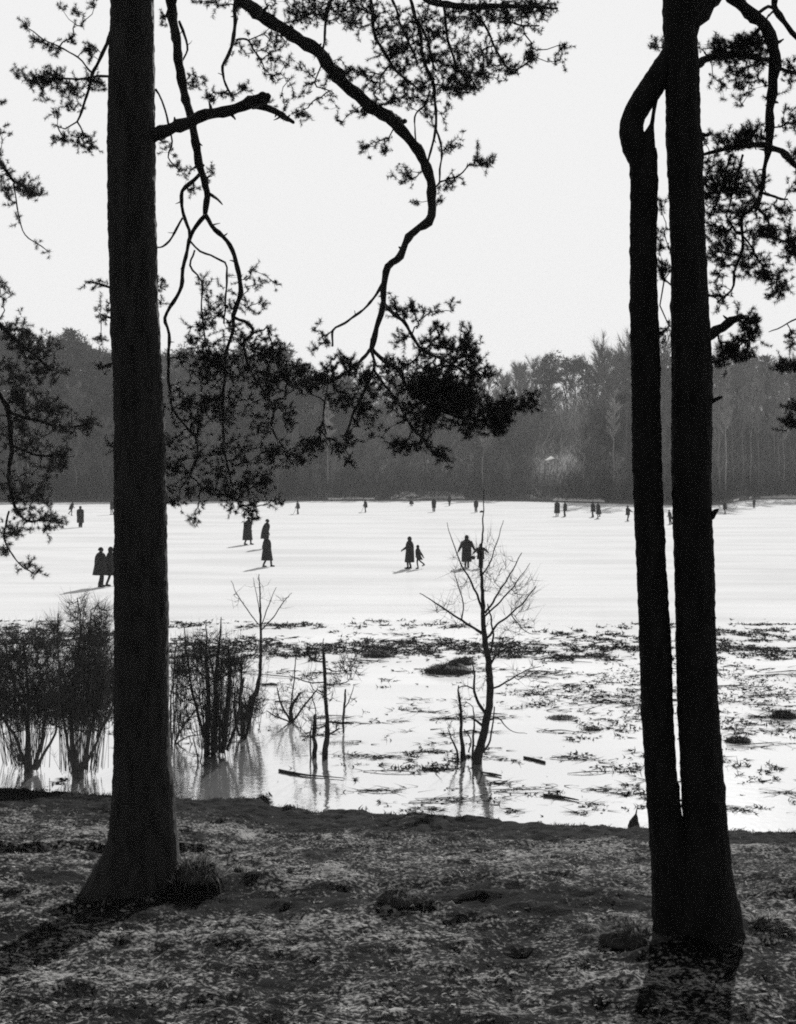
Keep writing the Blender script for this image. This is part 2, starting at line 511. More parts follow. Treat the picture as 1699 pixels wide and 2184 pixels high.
SKX = [-400, 0, 50, 100, 140, 175, 230, 340, 560, 600, 625, 650, 720, 1030, 1060, 1100, 1150, 1185, 1215, 1250, 1290, 1335, 1400, 1500, 1550, 1600, 1640, 1700, 2100]
SKY = [700, 690, 716, 716, 700, 716, 738, 742, 745, 738, 768, 782, 792, 795, 780, 772, 752, 744, 764, 750, 736, 734, 728, 744, 750, 748, 752, 752, 745]
def sky_height(dx, s):
    """tree height that reaches the tree line of the wood above image column dx"""
    p = hill(dx, s)
    Y = p[1]
    return EYE - (np.interp(dx, SKX, SKY) - YH) / F * Y - p[2]
BARE_L = "bare grey deciduous tree crowded among others in the wood across the lake"
PINE_L = "dark round-crowned pine standing among bare trees in the wood across the lake"
n_far = 0
for s, step, fr in ((104, 42, .99), (85, 42, .98), (74, 42, .98), (62, 32, 1.0), (50, 44, .97), (40, 46, .9), (30, 48, .85), (21, 52, .8), (13, 58, .72), (6, 62, .5), (3.5, 90, .4)):
    dx = -50 + random.uniform(0, 20)
    while dx < 1745:
        hh = min(sky_height(dx, 62), sky_height(dx, s)) if s > 45 else sky_height(dx, 62) * .92
        h = hh * fr * random.uniform(.9, 1.03)
        left = dx < 760
        pine = random.random() < (.5 if left else .12)
        if s < 10: h *= random.uniform(.7, 1.1); pine = random.random() < .1
        if abs(dx - 1176 - 1.2 * max(0, s - 20)) < 62 and s < 96: dx += step * .5; continue          # trees left out so the sun reaches the white peak
        if dx > 1480 and s < 26 and random.random() < .75: dx += step; continue
        if pine: far_tree('far_pine', random.randrange(3), dx, s + random.uniform(-3, 3), h, PINE_L, "pines of the far wood")
        else: far_tree('bare_tree', random.randrange(4), dx, s + random.uniform(-2.5, 3), h, BARE_L, "bare trees of the far wood")
        n_far += 1
        dx += step * random.uniform(.7, 1.3)
for dx in range(1110, 1345, 19):          # the wood closes again behind the cleared gap
    far_tree('bare_tree', random.randrange(4), dx + random.uniform(-6, 6), 118 + random.uniform(-6, 8), sky_height(dx, 118) * random.uniform(.93, 1.0), BARE_L, "bare trees of the far wood")
# the ones that stand out
far_tree('far_pine', 1, 140, 58, sky_height(140, 58) + .6, "pine with a domed crown rising above the wood left of the thick pine trunk", None)
far_tree('far_pine', 0, 592, 56, sky_height(592, 56) + .6, "round pine at the tree line behind the hanging boughs beside the thick trunk", None)
far_tree('far_pine', 1, 640, 54, sky_height(640, 54) + .8, "small flat-topped pine where the tree line dips, between the two hanging boughs", None)
far_tree('far_pine', 3, 1213, 100, sky_height(1213, 100) + .4, "lone dark pine top among feathery bare crowns right of the sky gap", None)
for q, (dx, h) in enumerate(((1534, 25), (1563, 26), (1601, 27.5), (1639, 26), (1660, 25), (1690, 27), (1418, 26), (1336, 27), (1285, 27))):
    far_tree('bare_tree', 4 + q % 2, dx, 8 + q, h * .93, "tall straight slim trunk standing out on the right side of the far wood", "tall slim trunks of the far wood")
FAR['pale'] = []
for k in range(4):
    o = bare_tree_mesh(131 + k, 18, 1.8 + .5 * k, slim=True).build("bare_tree", M['pale_bark'], smooth=False)
    FAR['pale'].append(o.data); bpy.data.objects.remove(o)
for dx, ss, h in ((1548, 7, 21), (1585, 9, 23), (1618, 6, 21), (1652, 8, 23), (1673, 7, 21), (150, 20, 17), (166, 23, 17), (1310, 10, 17), (60, 12, 17), (700, 9, 16), (1030, 8, 15), (1245, 9, 16)):
    o = bpy.data.objects.new("bare_tree", FAR['pale'][int(dx) % 4]); COL.objects.link(o)
    o.location = hill(dx, ss); o.rotation_euler = (0, 0, random.uniform(0, 6.28)); o.scale = (.75, .75, h / 18)
    tag(o, "pale slim trunk showing light against the darker far wood", "tree", "pale trunks of the far wood")

# brush along the far bank and between the trunks: nobody could count it
def brush(name, n, s_lo, s_hi, h_lo, h_hi, mat, w=(.04, .09), pw=1.6, rise=0.0, dark=0.0):
    dxs = rng.uniform(-150, 1850, n); ss = s_lo + (s_hi - s_lo) * rng.random(n) ** pw
    B = np.array([hill(a, b) for a, b in zip(dxs, ss)])
    B[:, 2] += rng.random(n) * h_lo
    D = rng.normal(size=(n, 3)) * np.array((.45, .45, .3)) + np.array((0, 0, 1.0))
    ln = h_lo + (h_hi + rise * ss - h_lo) * rng.random(n)
    low = (np.abs(dxs - 1176 - 1.2 * (ss - 20)) < 46) & (ss > 14) & (ss < 52)
    ln = np.where(low, np.minimum(ln, rng.uniform(.7, 2.3, n)), ln)
    ok = ~((np.abs(dxs - 1176) < 50) & (ss < 20.5) & (B[:, 2] + ln > 6.0))
    tn = np.array([.42 + .5 * nz(a * .035, b * .12, 3) + .55 * nz(a * .12, b * .3, 8) for a, b in zip(dxs, ss)]) + rng.normal(size=n) * .22 + dark
    mb = MB(); mb.blades(B[ok], D[ok], ln[ok], rng.uniform(*w, n)[ok], np.clip(tn[ok], 0, 1))
    return tag(mb.build(name, mat, smooth=False, tone=True), "dense dark brush along the foot of the far wood", "undergrowth", kind="stuff")
brush("undergrowth", 30000, .4, 22, .5, 3.0, M['far_brush'], (.05, .12), 1.3, .04, -.5)
brush("undergrowth", 90000, 12, 125, 2.0, 3.0, M['far_brush'], (.05, .12), .75, .1, .1)

# small white peak on the far slope, a thin sheet shaped to glow in backlight
def white_peak():
    c = hill(1176, 20.0); Y = c[1]
    zr = EYE - (980 - YH) / F * Y
    root = empty("backlit_awning", (c[0], c[1], c[2]), "small white peak of unknown kind among the trees of the far slope, built as a thin awning to glow in the sun", "awning")
    hz = zr - .15 - c[2]
    mb = MB(); w, d = 1.28, .05       # a peaked sheet of canvas with hardly any depth, kept thin so the sun lights it through
    mb.add([(-w, -d, hz), (w, -d, hz), (0, -d, hz + .8), (-w, d, hz), (w, d, hz), (0, d, hz + .8)], [(0, 1, 2)], [(0, 2, 5, 3), (1, 4, 5, 2)])
    mb.build("canvas", M['canvas'], root, smooth=False)
    for sx in (-1, 1):
        for sy in (1,):
            mb = MB(); mb.tube([(sx * 1.1, sy * .06, -.5), (sx * 1.1, sy * .06, hz + .06)], [.07, .07], 8)
            mb.build("post", M['plank'], root)
white_peak()

# ------------------------------------------------------------------ near trees: branches, twig networks, needle tufts
def limb(pts, Y, step=.045, dY=0.0):
    """traced limb: (dx, dy, radius) in photograph units at distance Y (drifting by dY along it) -> real points and radii"""
    n = len(pts)
    W = [P(p[0], p[1], Y + dY * k / (n - 1)) for k, p in enumerate(pts)]
    r = [p[2] / F * Y for p in pts]
    return catmull(W, r, step)

def wobble(pts, amp):
    o = pts.copy()
    for k in range(1, len(o) - 1):
        p = pts[k]
        o[k] += amp * np.array((nz(p[0] * 6, p[2] * 6, 1), nz(p[0] * 6, p[2] * 6, 7), nz(p[0] * 6, p[2] * 6, 13)))
    return o

def grow(skel, targets, r0=.0016, pull=.25):
    """join every target to the nearest twig or limb point already there; returns parents and radii"""
    skel = np.asarray(skel); n0 = len(skel)
    nodes = np.vstack((skel, targets)); tot = len(nodes)
    par = np.full(tot, -1); depth = np.zeros(tot)
    d0 = np.array([np.min(np.linalg.norm(skel - t, axis=1)) for t in targets])
    done = list(range(n0))
    for j in np.argsort(d0):
        k = n0 + j
        idx = np.array(done)
        d = np.linalg.norm(nodes[idx] - nodes[k], axis=1) + pull * .1 * depth[idx]
        b = idx[np.argmin(d)]
        par[k] = b; depth[k] = depth[b] + .3
        done.append(k)
    desc = np.ones(tot)
    for k in done[::-1]:
        if par[k] >= 0: desc[par[k]] += desc[k]
    rad = r0 * np.sqrt(desc) ** .85
    return nodes, par, np.minimum(rad, .012), n0

def twigs(mb, nodes, par, rad, n0, sag=.012, sides=3):
    for k in range(n0, len(nodes)):
        a, b = nodes[par[k]], nodes[k]
        L = np.linalg.norm(b - a)
        if L < 1e-4: continue
        m = (a + b) / 2 + rng.normal(size=3) * .09 * L
        mb.tube([a, m, b], [rad[k] * 1.15, rad[k], rad[k] * .8], sides, cap=False)

def tufts(mb, nodes, par, n0, n=60, length=.036, width=.0036, shoot=.07):
    for k in range(n0, len(nodes)):
        d = nodes[k] - nodes[par[k]]
        d = d / (np.linalg.norm(d) + 1e-6)
        d = d * .7 + np.array((0, 0, .25)) + rng.normal(size=3) * .3
        d /= np.linalg.norm(d)
        sz = rng.uniform(.5, 1.3)
        m = int(n * (.5 + .5 * sz))
        t = rng.random(m)[:, None]
        base = nodes[k] + d * shoot * sz * (t - .55)
        pv = np.cross(rng.normal(size=(m, 3)), d)
        pv /= np.linalg.norm(pv, axis=1, keepdims=True)
        dirs = d * rng.uniform(.1, .9, (m, 1)) + pv * rng.uniform(.4, 1.0, (m, 1))
        mb.blades(base, dirs, length * (.6 + .4 * sz) * rng.uniform(.6, 1.15, m), width)

def sample(ells, Y, mult, thick=.55, clump=.55):
    """tuft places inside blobs traced as (dx, dy, rx, ry, n): clustered, with real depth"""
    out = []
    for cx, cy, rx, ry, n in ells:
        n = max(1, int(round(n * mult)))
        c = P(cx, cy, Y); sx, sz = rx / F * Y, ry / F * Y
        sy = max(.04, min(.5, thick * (sx + sz)))
        pts = []
        while len(pts) < n:
            if pts and random.random() < clump:
                q = pts[random.randrange(len(pts))] + rng.normal(size=3) * .03
            else:
                u = rng.normal(size=3); u = u / np.linalg.norm(u) * rng.random() ** .42
                q = c + u * np.array((sx, sy, sz)) * 1.12
            pts.append(q)
        out += pts
    return np.array(out)

def trunk(rows, Y, mat, name, parent, ztop_extra=None, sides=64, amp=.009, dz=.022, ymax=None):
    rows = np.array(sorted(rows))
    ya, xl, xr = rows[:, 0], rows[:, 1], rows[:, 2]
    yb, yt = ya[-1], ya[0]
    zb, zt = EYE - (yb - YH) / F * Y, EYE - (yt - YH) / F * Y
    rings = []
    for z in np.arange(zb, zt, dz):
        yy = YH + (EYE - z) * F / Y
        l, r = np.interp(yy, ya, xl), np.interp(yy, ya, xr)
        cx = ((l + r) / 2 - CX) / F * Y; w = (r - l) / 2 / F * Y
        ring = []
        for k in range(sides):
            a = k / sides * 2 * math.pi
            ca, sa = math.cos(a), math.sin(a)
            n = nz(ca * 2.2 + 5, sa * 2.2, z * 2.2) * .7 + nz(ca * 6, sa * 6 + 3, z * 6) * .8 + (abs(nz(ca * 9, sa * 9, z * 9)) - .25) * 1.5 + nz(ca * 14, sa * 14, z * 26) * .7
            rr = w + amp * n
            ring.append((cx + rr * ca, Y + rr * sa, z))
        rings.append(ring)
    mb = MB(); mb.rings(rings)
    o = mb.build(name, mat)
    return attach(o, parent)

def foliage_branch(tree, name, mat_b, mat_n, limbs, ells, Y, mult=1.0, thick=.55, dY=0.0, needle=True, nn=60, width=.0036, length=.036):
    """one bough: limbs and twigs as one mesh, its needles as a sub-part"""
    mb = MB(); skel = []
    for L in limbs:
        p, r = limb(L, Y, dY=dY)
        p = wobble(p, .016)
        mb.tube(p, r * (1 + .12 * np.sin(np.arange(len(r)) * 1.7 + r[0] * 900)), 12 if r[0] > .02 else 7, rough=.38, rfreq=16)
        for q in range(2, len(p) - 1):
            if r[q] > .010 and random.random() < .22:      # dead spurs
                dv = np.array((random.gauss(0, 1), random.gauss(0, .5), random.gauss(0, 1))); dv /= np.linalg.norm(dv)
                ln = random.uniform(.02, .06) + r[q]
                mb.tube([p[q], p[q] + dv * ln * .7, p[q] + dv * ln + np.array((random.gauss(0, .01), 0, random.gauss(0, .01)))], [r[q] * .45, r[q] * .3, r[q] * .12], 5)
        skel.append(p)
    skel = np.vstack(skel)
    if ells:
        T = sample(ells, Y + dY * .6, mult, thick)
        nodes, par, rad, n0 = grow(skel, T)
        twigs(mb, nodes, par, rad, n0)
    o = attach(mb.build(name, mat_b), tree)
    if ells and needle:
        nb = MB(); tufts(nb, nodes, par, n0, n=nn, width=width, length=length)
        nb.build("needles", mat_n, o, smooth=False)
    return o

TM = 2.7
# --- the thick pine at left
YL = 11.8
bx = P(305, 1905, YL)
left_pine = empty("pine_tree", (bx[0], bx[1], ground_z(bx[0], YL) - .05), "pine with the thickest single trunk, in front at left, a broken snag on its right", "pine tree")
trunk([(-900, 262, 312), (-400, 246, 320), (0, 237, 328), (80, 235, 329), (200, 231, 330), (300, 230, 331), (450, 231, 332), (560, 234, 336), (650, 236, 338), (700, 236, 341),
       (800, 242, 346), (900, 245, 351), (1050, 245, 355), (1200, 245, 357), (1350, 245, 359), (1500, 244, 361), (1600, 244, 363), (1670, 241, 370), (1740, 237, 375),
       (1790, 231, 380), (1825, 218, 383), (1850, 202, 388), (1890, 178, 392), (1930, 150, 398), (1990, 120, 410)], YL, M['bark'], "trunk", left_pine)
# broken snag
foliage_branch(left_pine, "branch", M['bark'], M['needle'],
    [[(310, 300, 15), (332, 289, 14), (370, 274, 13), (405, 260, 13), (440, 243, 11.5), (475, 238, 10), (505, 231, 11), (535, 220, 12), (555, 210, 13), (566, 206, 11), (574, 203, 6)],
     [(538, 226, 8), (560, 228, 7.5), (590, 240, 6.5), (612, 252, 5.5), (627, 261, 3.5)], [(490, 240, 4), (502, 254, 2)]], None, YL, dY=-.25)
# hanging bough with forked ends, its lower twigs carry the big curtain of needles
A_ELL = [(365, 330, 20, 25, 5), (400, 365, 12, 10, 3), (350, 300, 10, 40, 4), (452, 360, 10, 10, 3), (415, 405, 10, 10, 4), (410, 168, 10, 16, 8), (438, 172, 10, 8, 2), (350, 40, 12, 18, 4)]
F_ELL = [(440, 600, 20, 20, 5), (480, 640, 50, 40, 22), (530, 590, 40, 25, 8), (590, 600, 8, 8, 2), (560, 650, 15, 15, 4), (520, 640, 20, 30, 8), (450, 700, 60, 40, 44),
         (540, 720, 50, 30, 34), (590, 750, 25, 20, 24), (430, 760, 70, 40, 60), (530, 790, 90, 45, 100), (610, 800, 30, 40, 28), (640, 790, 25, 20, 16), (400, 850, 50, 60, 46),
         (500, 880, 90, 50, 78), (590, 860, 40, 50, 26), (620, 900, 12, 15, 5), (400, 960, 45, 60, 40), (500, 980, 80, 50, 58), (580, 970, 50, 40, 22), (630, 975, 40, 15, 12),
         (655, 955, 12, 8, 4), (430, 1040, 60, 35, 30), (510, 1050, 50, 30, 36), (560, 1030, 40, 25, 16), (390, 1080, 30, 25, 9), (420, 1110, 15, 10, 4), (540, 1090, 30, 25, 18),
         (370, 1010, 20, 30, 8), (590, 1075, 15, 10, 3)]
foliage_branch(left_pine, "branch", M['bark'], M['needle'],
    [[(285, -190, 12), (325, -130, 12), (350, -70, 11.5), (360, -20, 11), (366, 20, 11), (377, 80, 10.5), (384, 150, 9.5), (395, 200, 9.5), (408, 250, 9), (420, 310, 8.5), (427, 360, 8),
      (438, 395, 7), (444, 420, 6.5), (438, 458, 6)],
     [(438, 458, 5.5), (460, 490, 5), (492, 522, 5), (505, 560, 5), (514, 610, 5), (506, 645, 5), (498, 672, 4.5), (500, 700, 3.5), (485, 745, 3.5), (478, 850, 3.2), (480, 960, 2.5), (500, 1060, 2)],
     [(498, 676, 4), (530, 692, 3.8), (540, 710, 3.5), (525, 725, 3.5), (520, 745, 3), (540, 800, 3), (590, 870, 2.5)],
     [(438, 460, 5), (418, 482, 4.5), (404, 512, 4), (394, 560, 4), (386, 610, 4), (372, 645, 3.8), (353, 678, 3.5), (362, 712, 3.5), (360, 800, 3.3), (372, 880, 2.6), (420, 940, 2.2), (410, 1010, 2)],
     [(426, 372, 4.5), (405, 392, 4.8), (388, 408, 4.2), (389, 440, 3.8), (395, 468, 3.8), (404, 490, 3.5), (405, 510, 3)],
     [(390, 465, 2.6), (368, 505, 2.4), (348, 526, 2.2), (332, 530, 1.5)],
     [(404, 512, 2.6), (425, 535, 2.4), (450, 545, 2.4), (472, 555, 2.2), (485, 570, 2.2), (482, 640, 2.2), (478, 690, 1.8)],
     [(416, 534, 2), (408, 565, 2), (428, 600, 2), (430, 660, 1.8), (440, 740, 1.8)],
     [(450, 415, 3.5), (464, 424, 3), (475, 436, 1.5)],
     [(383, 45, 3), (394, 75, 3), (400, 105, 2.2), (390, 130, 1.8)],
     [(332, 190, 2.6), (345, 215, 2.4), (358, 260, 2.2), (370, 300, 2.0), (360, 335, 1.6), (385, 365, 1.4)]], A_ELL + F_ELL, YL + .6, mult=TM, thick=.5, dY=.35)
# long arching limb ending in the dark bough over the lake
G_ELL = [(835, 655, 25, 15, 8), (885, 665, 30, 20, 16), (880, 650, 8, 6, 3), (930, 660, 12, 8, 3), (960, 640, 8, 12, 3), (935, 700, 15, 15, 8), (850, 725, 15, 18, 8), (690, 725, 12, 12, 5),
         (668, 705, 8, 8, 2), (670, 745, 8, 12, 2), (920, 740, 40, 25, 36), (980, 735, 25, 22, 18), (985, 760, 45, 30, 46), (1015, 780, 25, 35, 28), (1040, 800, 10, 10, 7), (730, 785, 40, 25, 30),
         (660, 820, 30, 25, 26), (720, 830, 40, 40, 28), (790, 810, 40, 35, 32), (840, 780, 30, 20, 20), (900, 810, 60, 40, 90), (960, 830, 60, 50, 130), (1000, 860, 50, 45, 95), (920, 880, 60, 40, 90),
         (840, 850, 50, 40, 38), (690, 935, 25, 25, 16), (720, 960, 12, 18, 7), (745, 985, 12, 8, 4), (745, 940, 20, 20, 9), (790, 900, 40, 40, 26), (850, 950, 20, 18, 16), (890, 950, 30, 18, 12),
         (940, 970, 25, 15, 14), (1000, 920, 25, 25, 16), (1065, 890, 22, 36, 85), (1110, 865, 25, 14, 20), (1135, 855, 10, 8, 6), (660, 950, 20, 25, 9),
         (860, 370, 40, 25, 9), (880, 430, 8, 4, 2), (940, 431, 8, 4, 3), (830, 300, 20, 15, 5), (780, 310, 20, 20, 6), (730, 262, 10, 8, 3), (700, 155, 30, 25, 8), (600, 90, 30, 25, 5)]
foliage_branch(left_pine, "branch", M['bark'], M['needle'],
    [[(290, -260, 15), (380, -150, 15), (455, -60, 14.5), (515, 0, 14), (560, 35, 13.5), (620, 72, 13), (675, 108, 12.5), (712, 150, 13), (740, 182, 12), (775, 213, 12), (815, 240, 13), (845, 262, 12),
      (872, 292, 10), (895, 325, 10), (912, 358, 10), (918, 395, 9.5), (923, 440, 9), (915, 472, 8.5), (893, 487, 8), (872, 507, 7.5), (855, 545, 7), (828, 570, 7), (820, 605, 6.5), (817, 655, 6),
      (805, 700, 5.5), (793, 742, 5.5)],
     [(835, 248, 7), (852, 254, 6), (864, 258, 4)],
     [(815, 605, 3), (800, 632, 2.8), (768, 665, 2.6), (735, 690, 2.4), (712, 705, 2.4), (710, 738, 2)],
     [(820, 648, 4), (845, 672, 4.5), (865, 688, 4), (880, 715, 3.5), (900, 745, 3), (950, 770, 2.5), (1000, 800, 2)],
     [(793, 742, 4.5), (820, 768, 4.5), (850, 790, 4.5), (870, 825, 4), (910, 860, 3.5), (980, 890, 3), (1050, 895, 3), (1100, 870, 2.5), (1135, 856, 2)],
     [(793, 742, 4), (775, 765, 3.5), (735, 800, 3), (700, 815, 2.4), (655, 825, 2)],
     [(793, 742, 3.5), (798, 790, 3.2), (760, 870, 2.6), (735, 930, 2)],
     [(798, 790, 3), (850, 860, 2.6), (880, 910, 2.2), (930, 965, 1.8)],
     [(700, 812, 2.2), (692, 870, 2), (696, 925, 1.8)]], G_ELL, YL, mult=TM, thick=.5, dY=-.7)
# upper crown reaching over the lake, drooping twigs
D_ELL = [(470, 10, 70, 18, 14), (650, 25, 120, 25, 50), (760, 30, 80, 40, 44), (850, 60, 70, 60, 54), (960, 40, 80, 40, 50), (1060, 20, 100, 16, 56), (1140, 20, 50, 14, 16), (900, 130, 90, 50, 62),
         (1000, 130, 90, 55, 62), (960, 180, 60, 30, 34), (1060, 150, 50, 30, 18), (1132, 125, 12, 18, 12), (1185, 120, 18, 30, 5), (1208, 100, 8, 10, 2), (700, 150, 60, 60, 16), (800, 180, 60, 40, 22), (880, 200, 50, 30, 24),
         (560, 120, 80, 60, 18), (620, 170, 60, 40, 10), (640, 220, 80, 20, 9), (770, 240, 30, 10, 4), (930, 240, 30, 30, 9), (955, 320, 10, 10, 3), (980, 380, 25, 15, 7), (1020, 345, 15, 12, 7),
         (1045, 345, 12, 12, 4), (990, 305, 25, 15, 3), (470, 205, 35, 12, 8), (520, 190, 20, 10, 4), (1090, 60, 70, 14, 10), (640, 245, 10, 6, 3)]
foliage_branch(left_pine, "branch", M['bark'], M['needle'],
    [[(288, -420, 13), (480, -230, 11), (700, -110, 9), (860, -40, 8), (930, 5, 7), (1000, 14, 6), (1070, 12, 5), (1140, 14, 3.5), (1190, 18, 2)],
     [(480, -230, 5), (505, -60, 5), (503, 20, 4.5), (500, 75, 4), (490, 115, 3.8), (472, 142, 3), (482, 180, 2.4), (500, 210, 2)],
     [(505, 85, 2.4), (530, 85, 2.2), (545, 110, 2), (560, 135, 1.6)],
     [(700, -110, 4), (705, -20, 3.5), (695, 60, 3), (688, 120, 2.2)],
     [(780, -80, 4), (792, -10, 3.8), (800, 70, 3.6), (815, 105, 3.4), (845, 150, 3), (880, 180, 2.6), (900, 195, 2)],
     [(820, -60, 3), (850, 40, 2.8), (880, 110, 2.4), (890, 140, 1.8)],
     [(860, -40, 4.5), (882, 20, 4), (898, 80, 3.8), (908, 130, 3.4), (925, 170, 3.4), (926, 205, 3.2), (930, 270, 3), (918, 330, 2.4), (908, 380, 1.8)],
     [(930, 275, 2.6), (942, 315, 2.4), (938, 380, 2), (925, 402, 1.6)],
     [(885, 30, 3), (915, 90, 2.8), (930, 150, 2.4)],
     [(945, 8, 3), (955, 70, 2.8), (965, 120, 2.6), (985, 160, 2)],
     [(1000, 14, 3), (1030, 50, 2.8), (1055, 100, 2.4), (1090, 150, 2), (1130, 130, 1.6)],
     [(918, 195, 2.4), (905, 225, 2.2), (885, 250, 1.8), (888, 300, 1.4)],
     [(1080, 40, 2.2), (1110, 56, 2), (1150, 55, 1.6)]], D_ELL, YL, mult=TM * 1.2, thick=.5, dY=-.5)
# left side spray
foliage_branch(left_pine, "branch", M['bark'], M['needle'],
    [[(245, 60, 5), (233, 82, 4.5), (222, 105, 4), (208, 138, 3.5), (197, 160, 3.2), (185, 205, 2.8), (165, 260, 2.2)], [(245, 163, 3), (215, 163, 2.6), (150, 168, 2.2), (75, 165, 1.8)],
     [(200, 158, 2), (150, 110, 1.8), (105, 92, 1.5), (60, 60, 1.2)]],
    [(55, 60, 8, 8, 4), (80, 80, 14, 8, 5), (105, 95, 8, 6, 2), (120, 105, 14, 10, 5), (150, 85, 10, 8, 4), (170, 50, 10, 8, 2), (200, 5, 10, 8, 3), (130, 15, 10, 8, 2), (160, 25, 15, 10, 3), (190, 105, 16, 14, 10),
     (35, 155, 8, 12, 4), (75, 170, 20, 15, 16), (110, 165, 25, 15, 16), (140, 180, 25, 25, 18), (200, 175, 25, 15, 14), (100, 210, 20, 25, 8), (125, 240, 10, 8, 3), (150, 230, 14, 10, 5),
     (130, 295, 18, 15, 10), (175, 300, 25, 20, 13), (190, 315, 15, 8, 5), (160, 200, 40, 20, 8)], YL + .35, mult=TM)
foliage_branch(left_pine, "branch", M['bark'], M['needle'],
    [[(300, 640, 4), (255, 620, 3.2), (225, 612, 2.6), (190, 600, 1.5)], [(300, 700, 3), (240, 680, 2.5), (215, 670, 1.5)], [(300, 790, 3), (250, 772, 2.4), (215, 785, 1.5)], [(300, 930, 3), (240, 945, 2)]],
    [(210, 600, 22, 14, 6), (225, 660, 15, 30, 8), (210, 720, 12, 8, 4), (222, 782, 18, 8, 4), (238, 950, 8, 15, 3), (345, 620, 12, 40, 7)], YL + .5, mult=TM)

# --- twin-stemmed pine at right
YR = 10.0
bx = P(1490, 2030, YR)
right_pine = empty("pine_tree", (bx[0], bx[1], ground_z(bx[0], YR) - .05), "black twin-stemmed pine in front at right, its thinner left stem bent inwards near the top", "pine tree")
trunk([(-260, 1420, 1490), (-60, 1417, 1494), (0, 1415, 1512), (20, 1415, 1504), (60, 1417, 1487), (150, 1420, 1491), (270, 1422, 1494), (330, 1424, 1499), (450, 1428, 1501), (530, 1431, 1506), (700, 1433, 1514),
       (830, 1434, 1519), (1000, 1434, 1517), (1140, 1438, 1519), (1180, 1439, 1523), (1320, 1442, 1525), (1420, 1444, 1528), (1480, 1446, 1531), (1620, 1451, 1541), (1740, 1458, 1551), (1790, 1452, 1555),
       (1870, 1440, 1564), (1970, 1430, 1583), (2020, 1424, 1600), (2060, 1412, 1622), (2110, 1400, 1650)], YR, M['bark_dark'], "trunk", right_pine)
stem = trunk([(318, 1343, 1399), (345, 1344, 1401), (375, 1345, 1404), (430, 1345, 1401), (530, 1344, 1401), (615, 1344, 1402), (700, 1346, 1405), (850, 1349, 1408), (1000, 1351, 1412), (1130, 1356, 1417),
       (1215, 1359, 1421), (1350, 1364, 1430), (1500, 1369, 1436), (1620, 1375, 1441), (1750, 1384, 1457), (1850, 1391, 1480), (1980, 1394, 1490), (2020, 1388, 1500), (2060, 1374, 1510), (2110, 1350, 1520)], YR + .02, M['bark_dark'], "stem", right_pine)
mb = MB()
p, r = limb([(1370, 345, 26), (1356, 312, 29), (1347, 280, 26), (1352, 250, 25), (1368, 220, 26), (1388, 190, 27), (1412, 152, 26), (1440, 105, 23), (1460, 50, 20)], YR + .03, .02)
mb.tube(p, r, 20, rough=.06)
p, r = limb([(1381, 330, 19), (1383, 300, 15), (1386, 284, 11), (1391, 265, 5), (1394, 245, 4), (1399, 215, 4.5), (1405, 195, 6)], YR + .01, .02)
mb.tube(p, r, 12, rough=.08)
mb.build("bent_top", M['bark_dark'], stem)
foliage_branch(right_pine, "branch", M['bark_dark'], M['needle'],
    [[(1468, 60, 24), (1500, 15, 22), (1530, -30, 20), (1560, -110, 17)]], None, YR, dY=.1)
R_ELL = [(1545, 100, 40, 18, 34), (1600, 95, 40, 22, 40), (1570, 122, 60, 12, 24), (1600, 160, 35, 40, 20), (1560, 165, 18, 20, 7), (1540, 190, 8, 25, 4), (1560, 300, 60, 18, 44), (1600, 290, 30, 22, 22), (1690, 250, 20, 35, 14),
         (1685, 150, 18, 30, 10), (1535, 370, 32, 40, 40), (1570, 420, 35, 70, 60), (1520, 440, 18, 50, 26), (1615, 430, 36, 60, 28), (1640, 500, 50, 18, 36), (1690, 520, 22, 22, 26), (1560, 540, 50, 40, 40),
         (1600, 560, 30, 30, 16), (1640, 590, 30, 14, 16), (1670, 600, 20, 30, 18), (1535, 500, 25, 25, 16), (1540, 645, 25, 20, 6), (1530, 600, 14, 30, 6), (1690, 380, 18, 30, 6), (1665, 445, 25, 8, 8),
         (1690, 330, 20, 14, 7), (1650, 200, 10, 40, 3), (1412, 440, 8, 8, 3), (1412, 520, 9, 14, 7), (1412, 575, 9, 20, 12), (1414, 715, 9, 18, 9), (1394, 95, 12, 10, 5), (1580, 215, 25, 14, 3)]
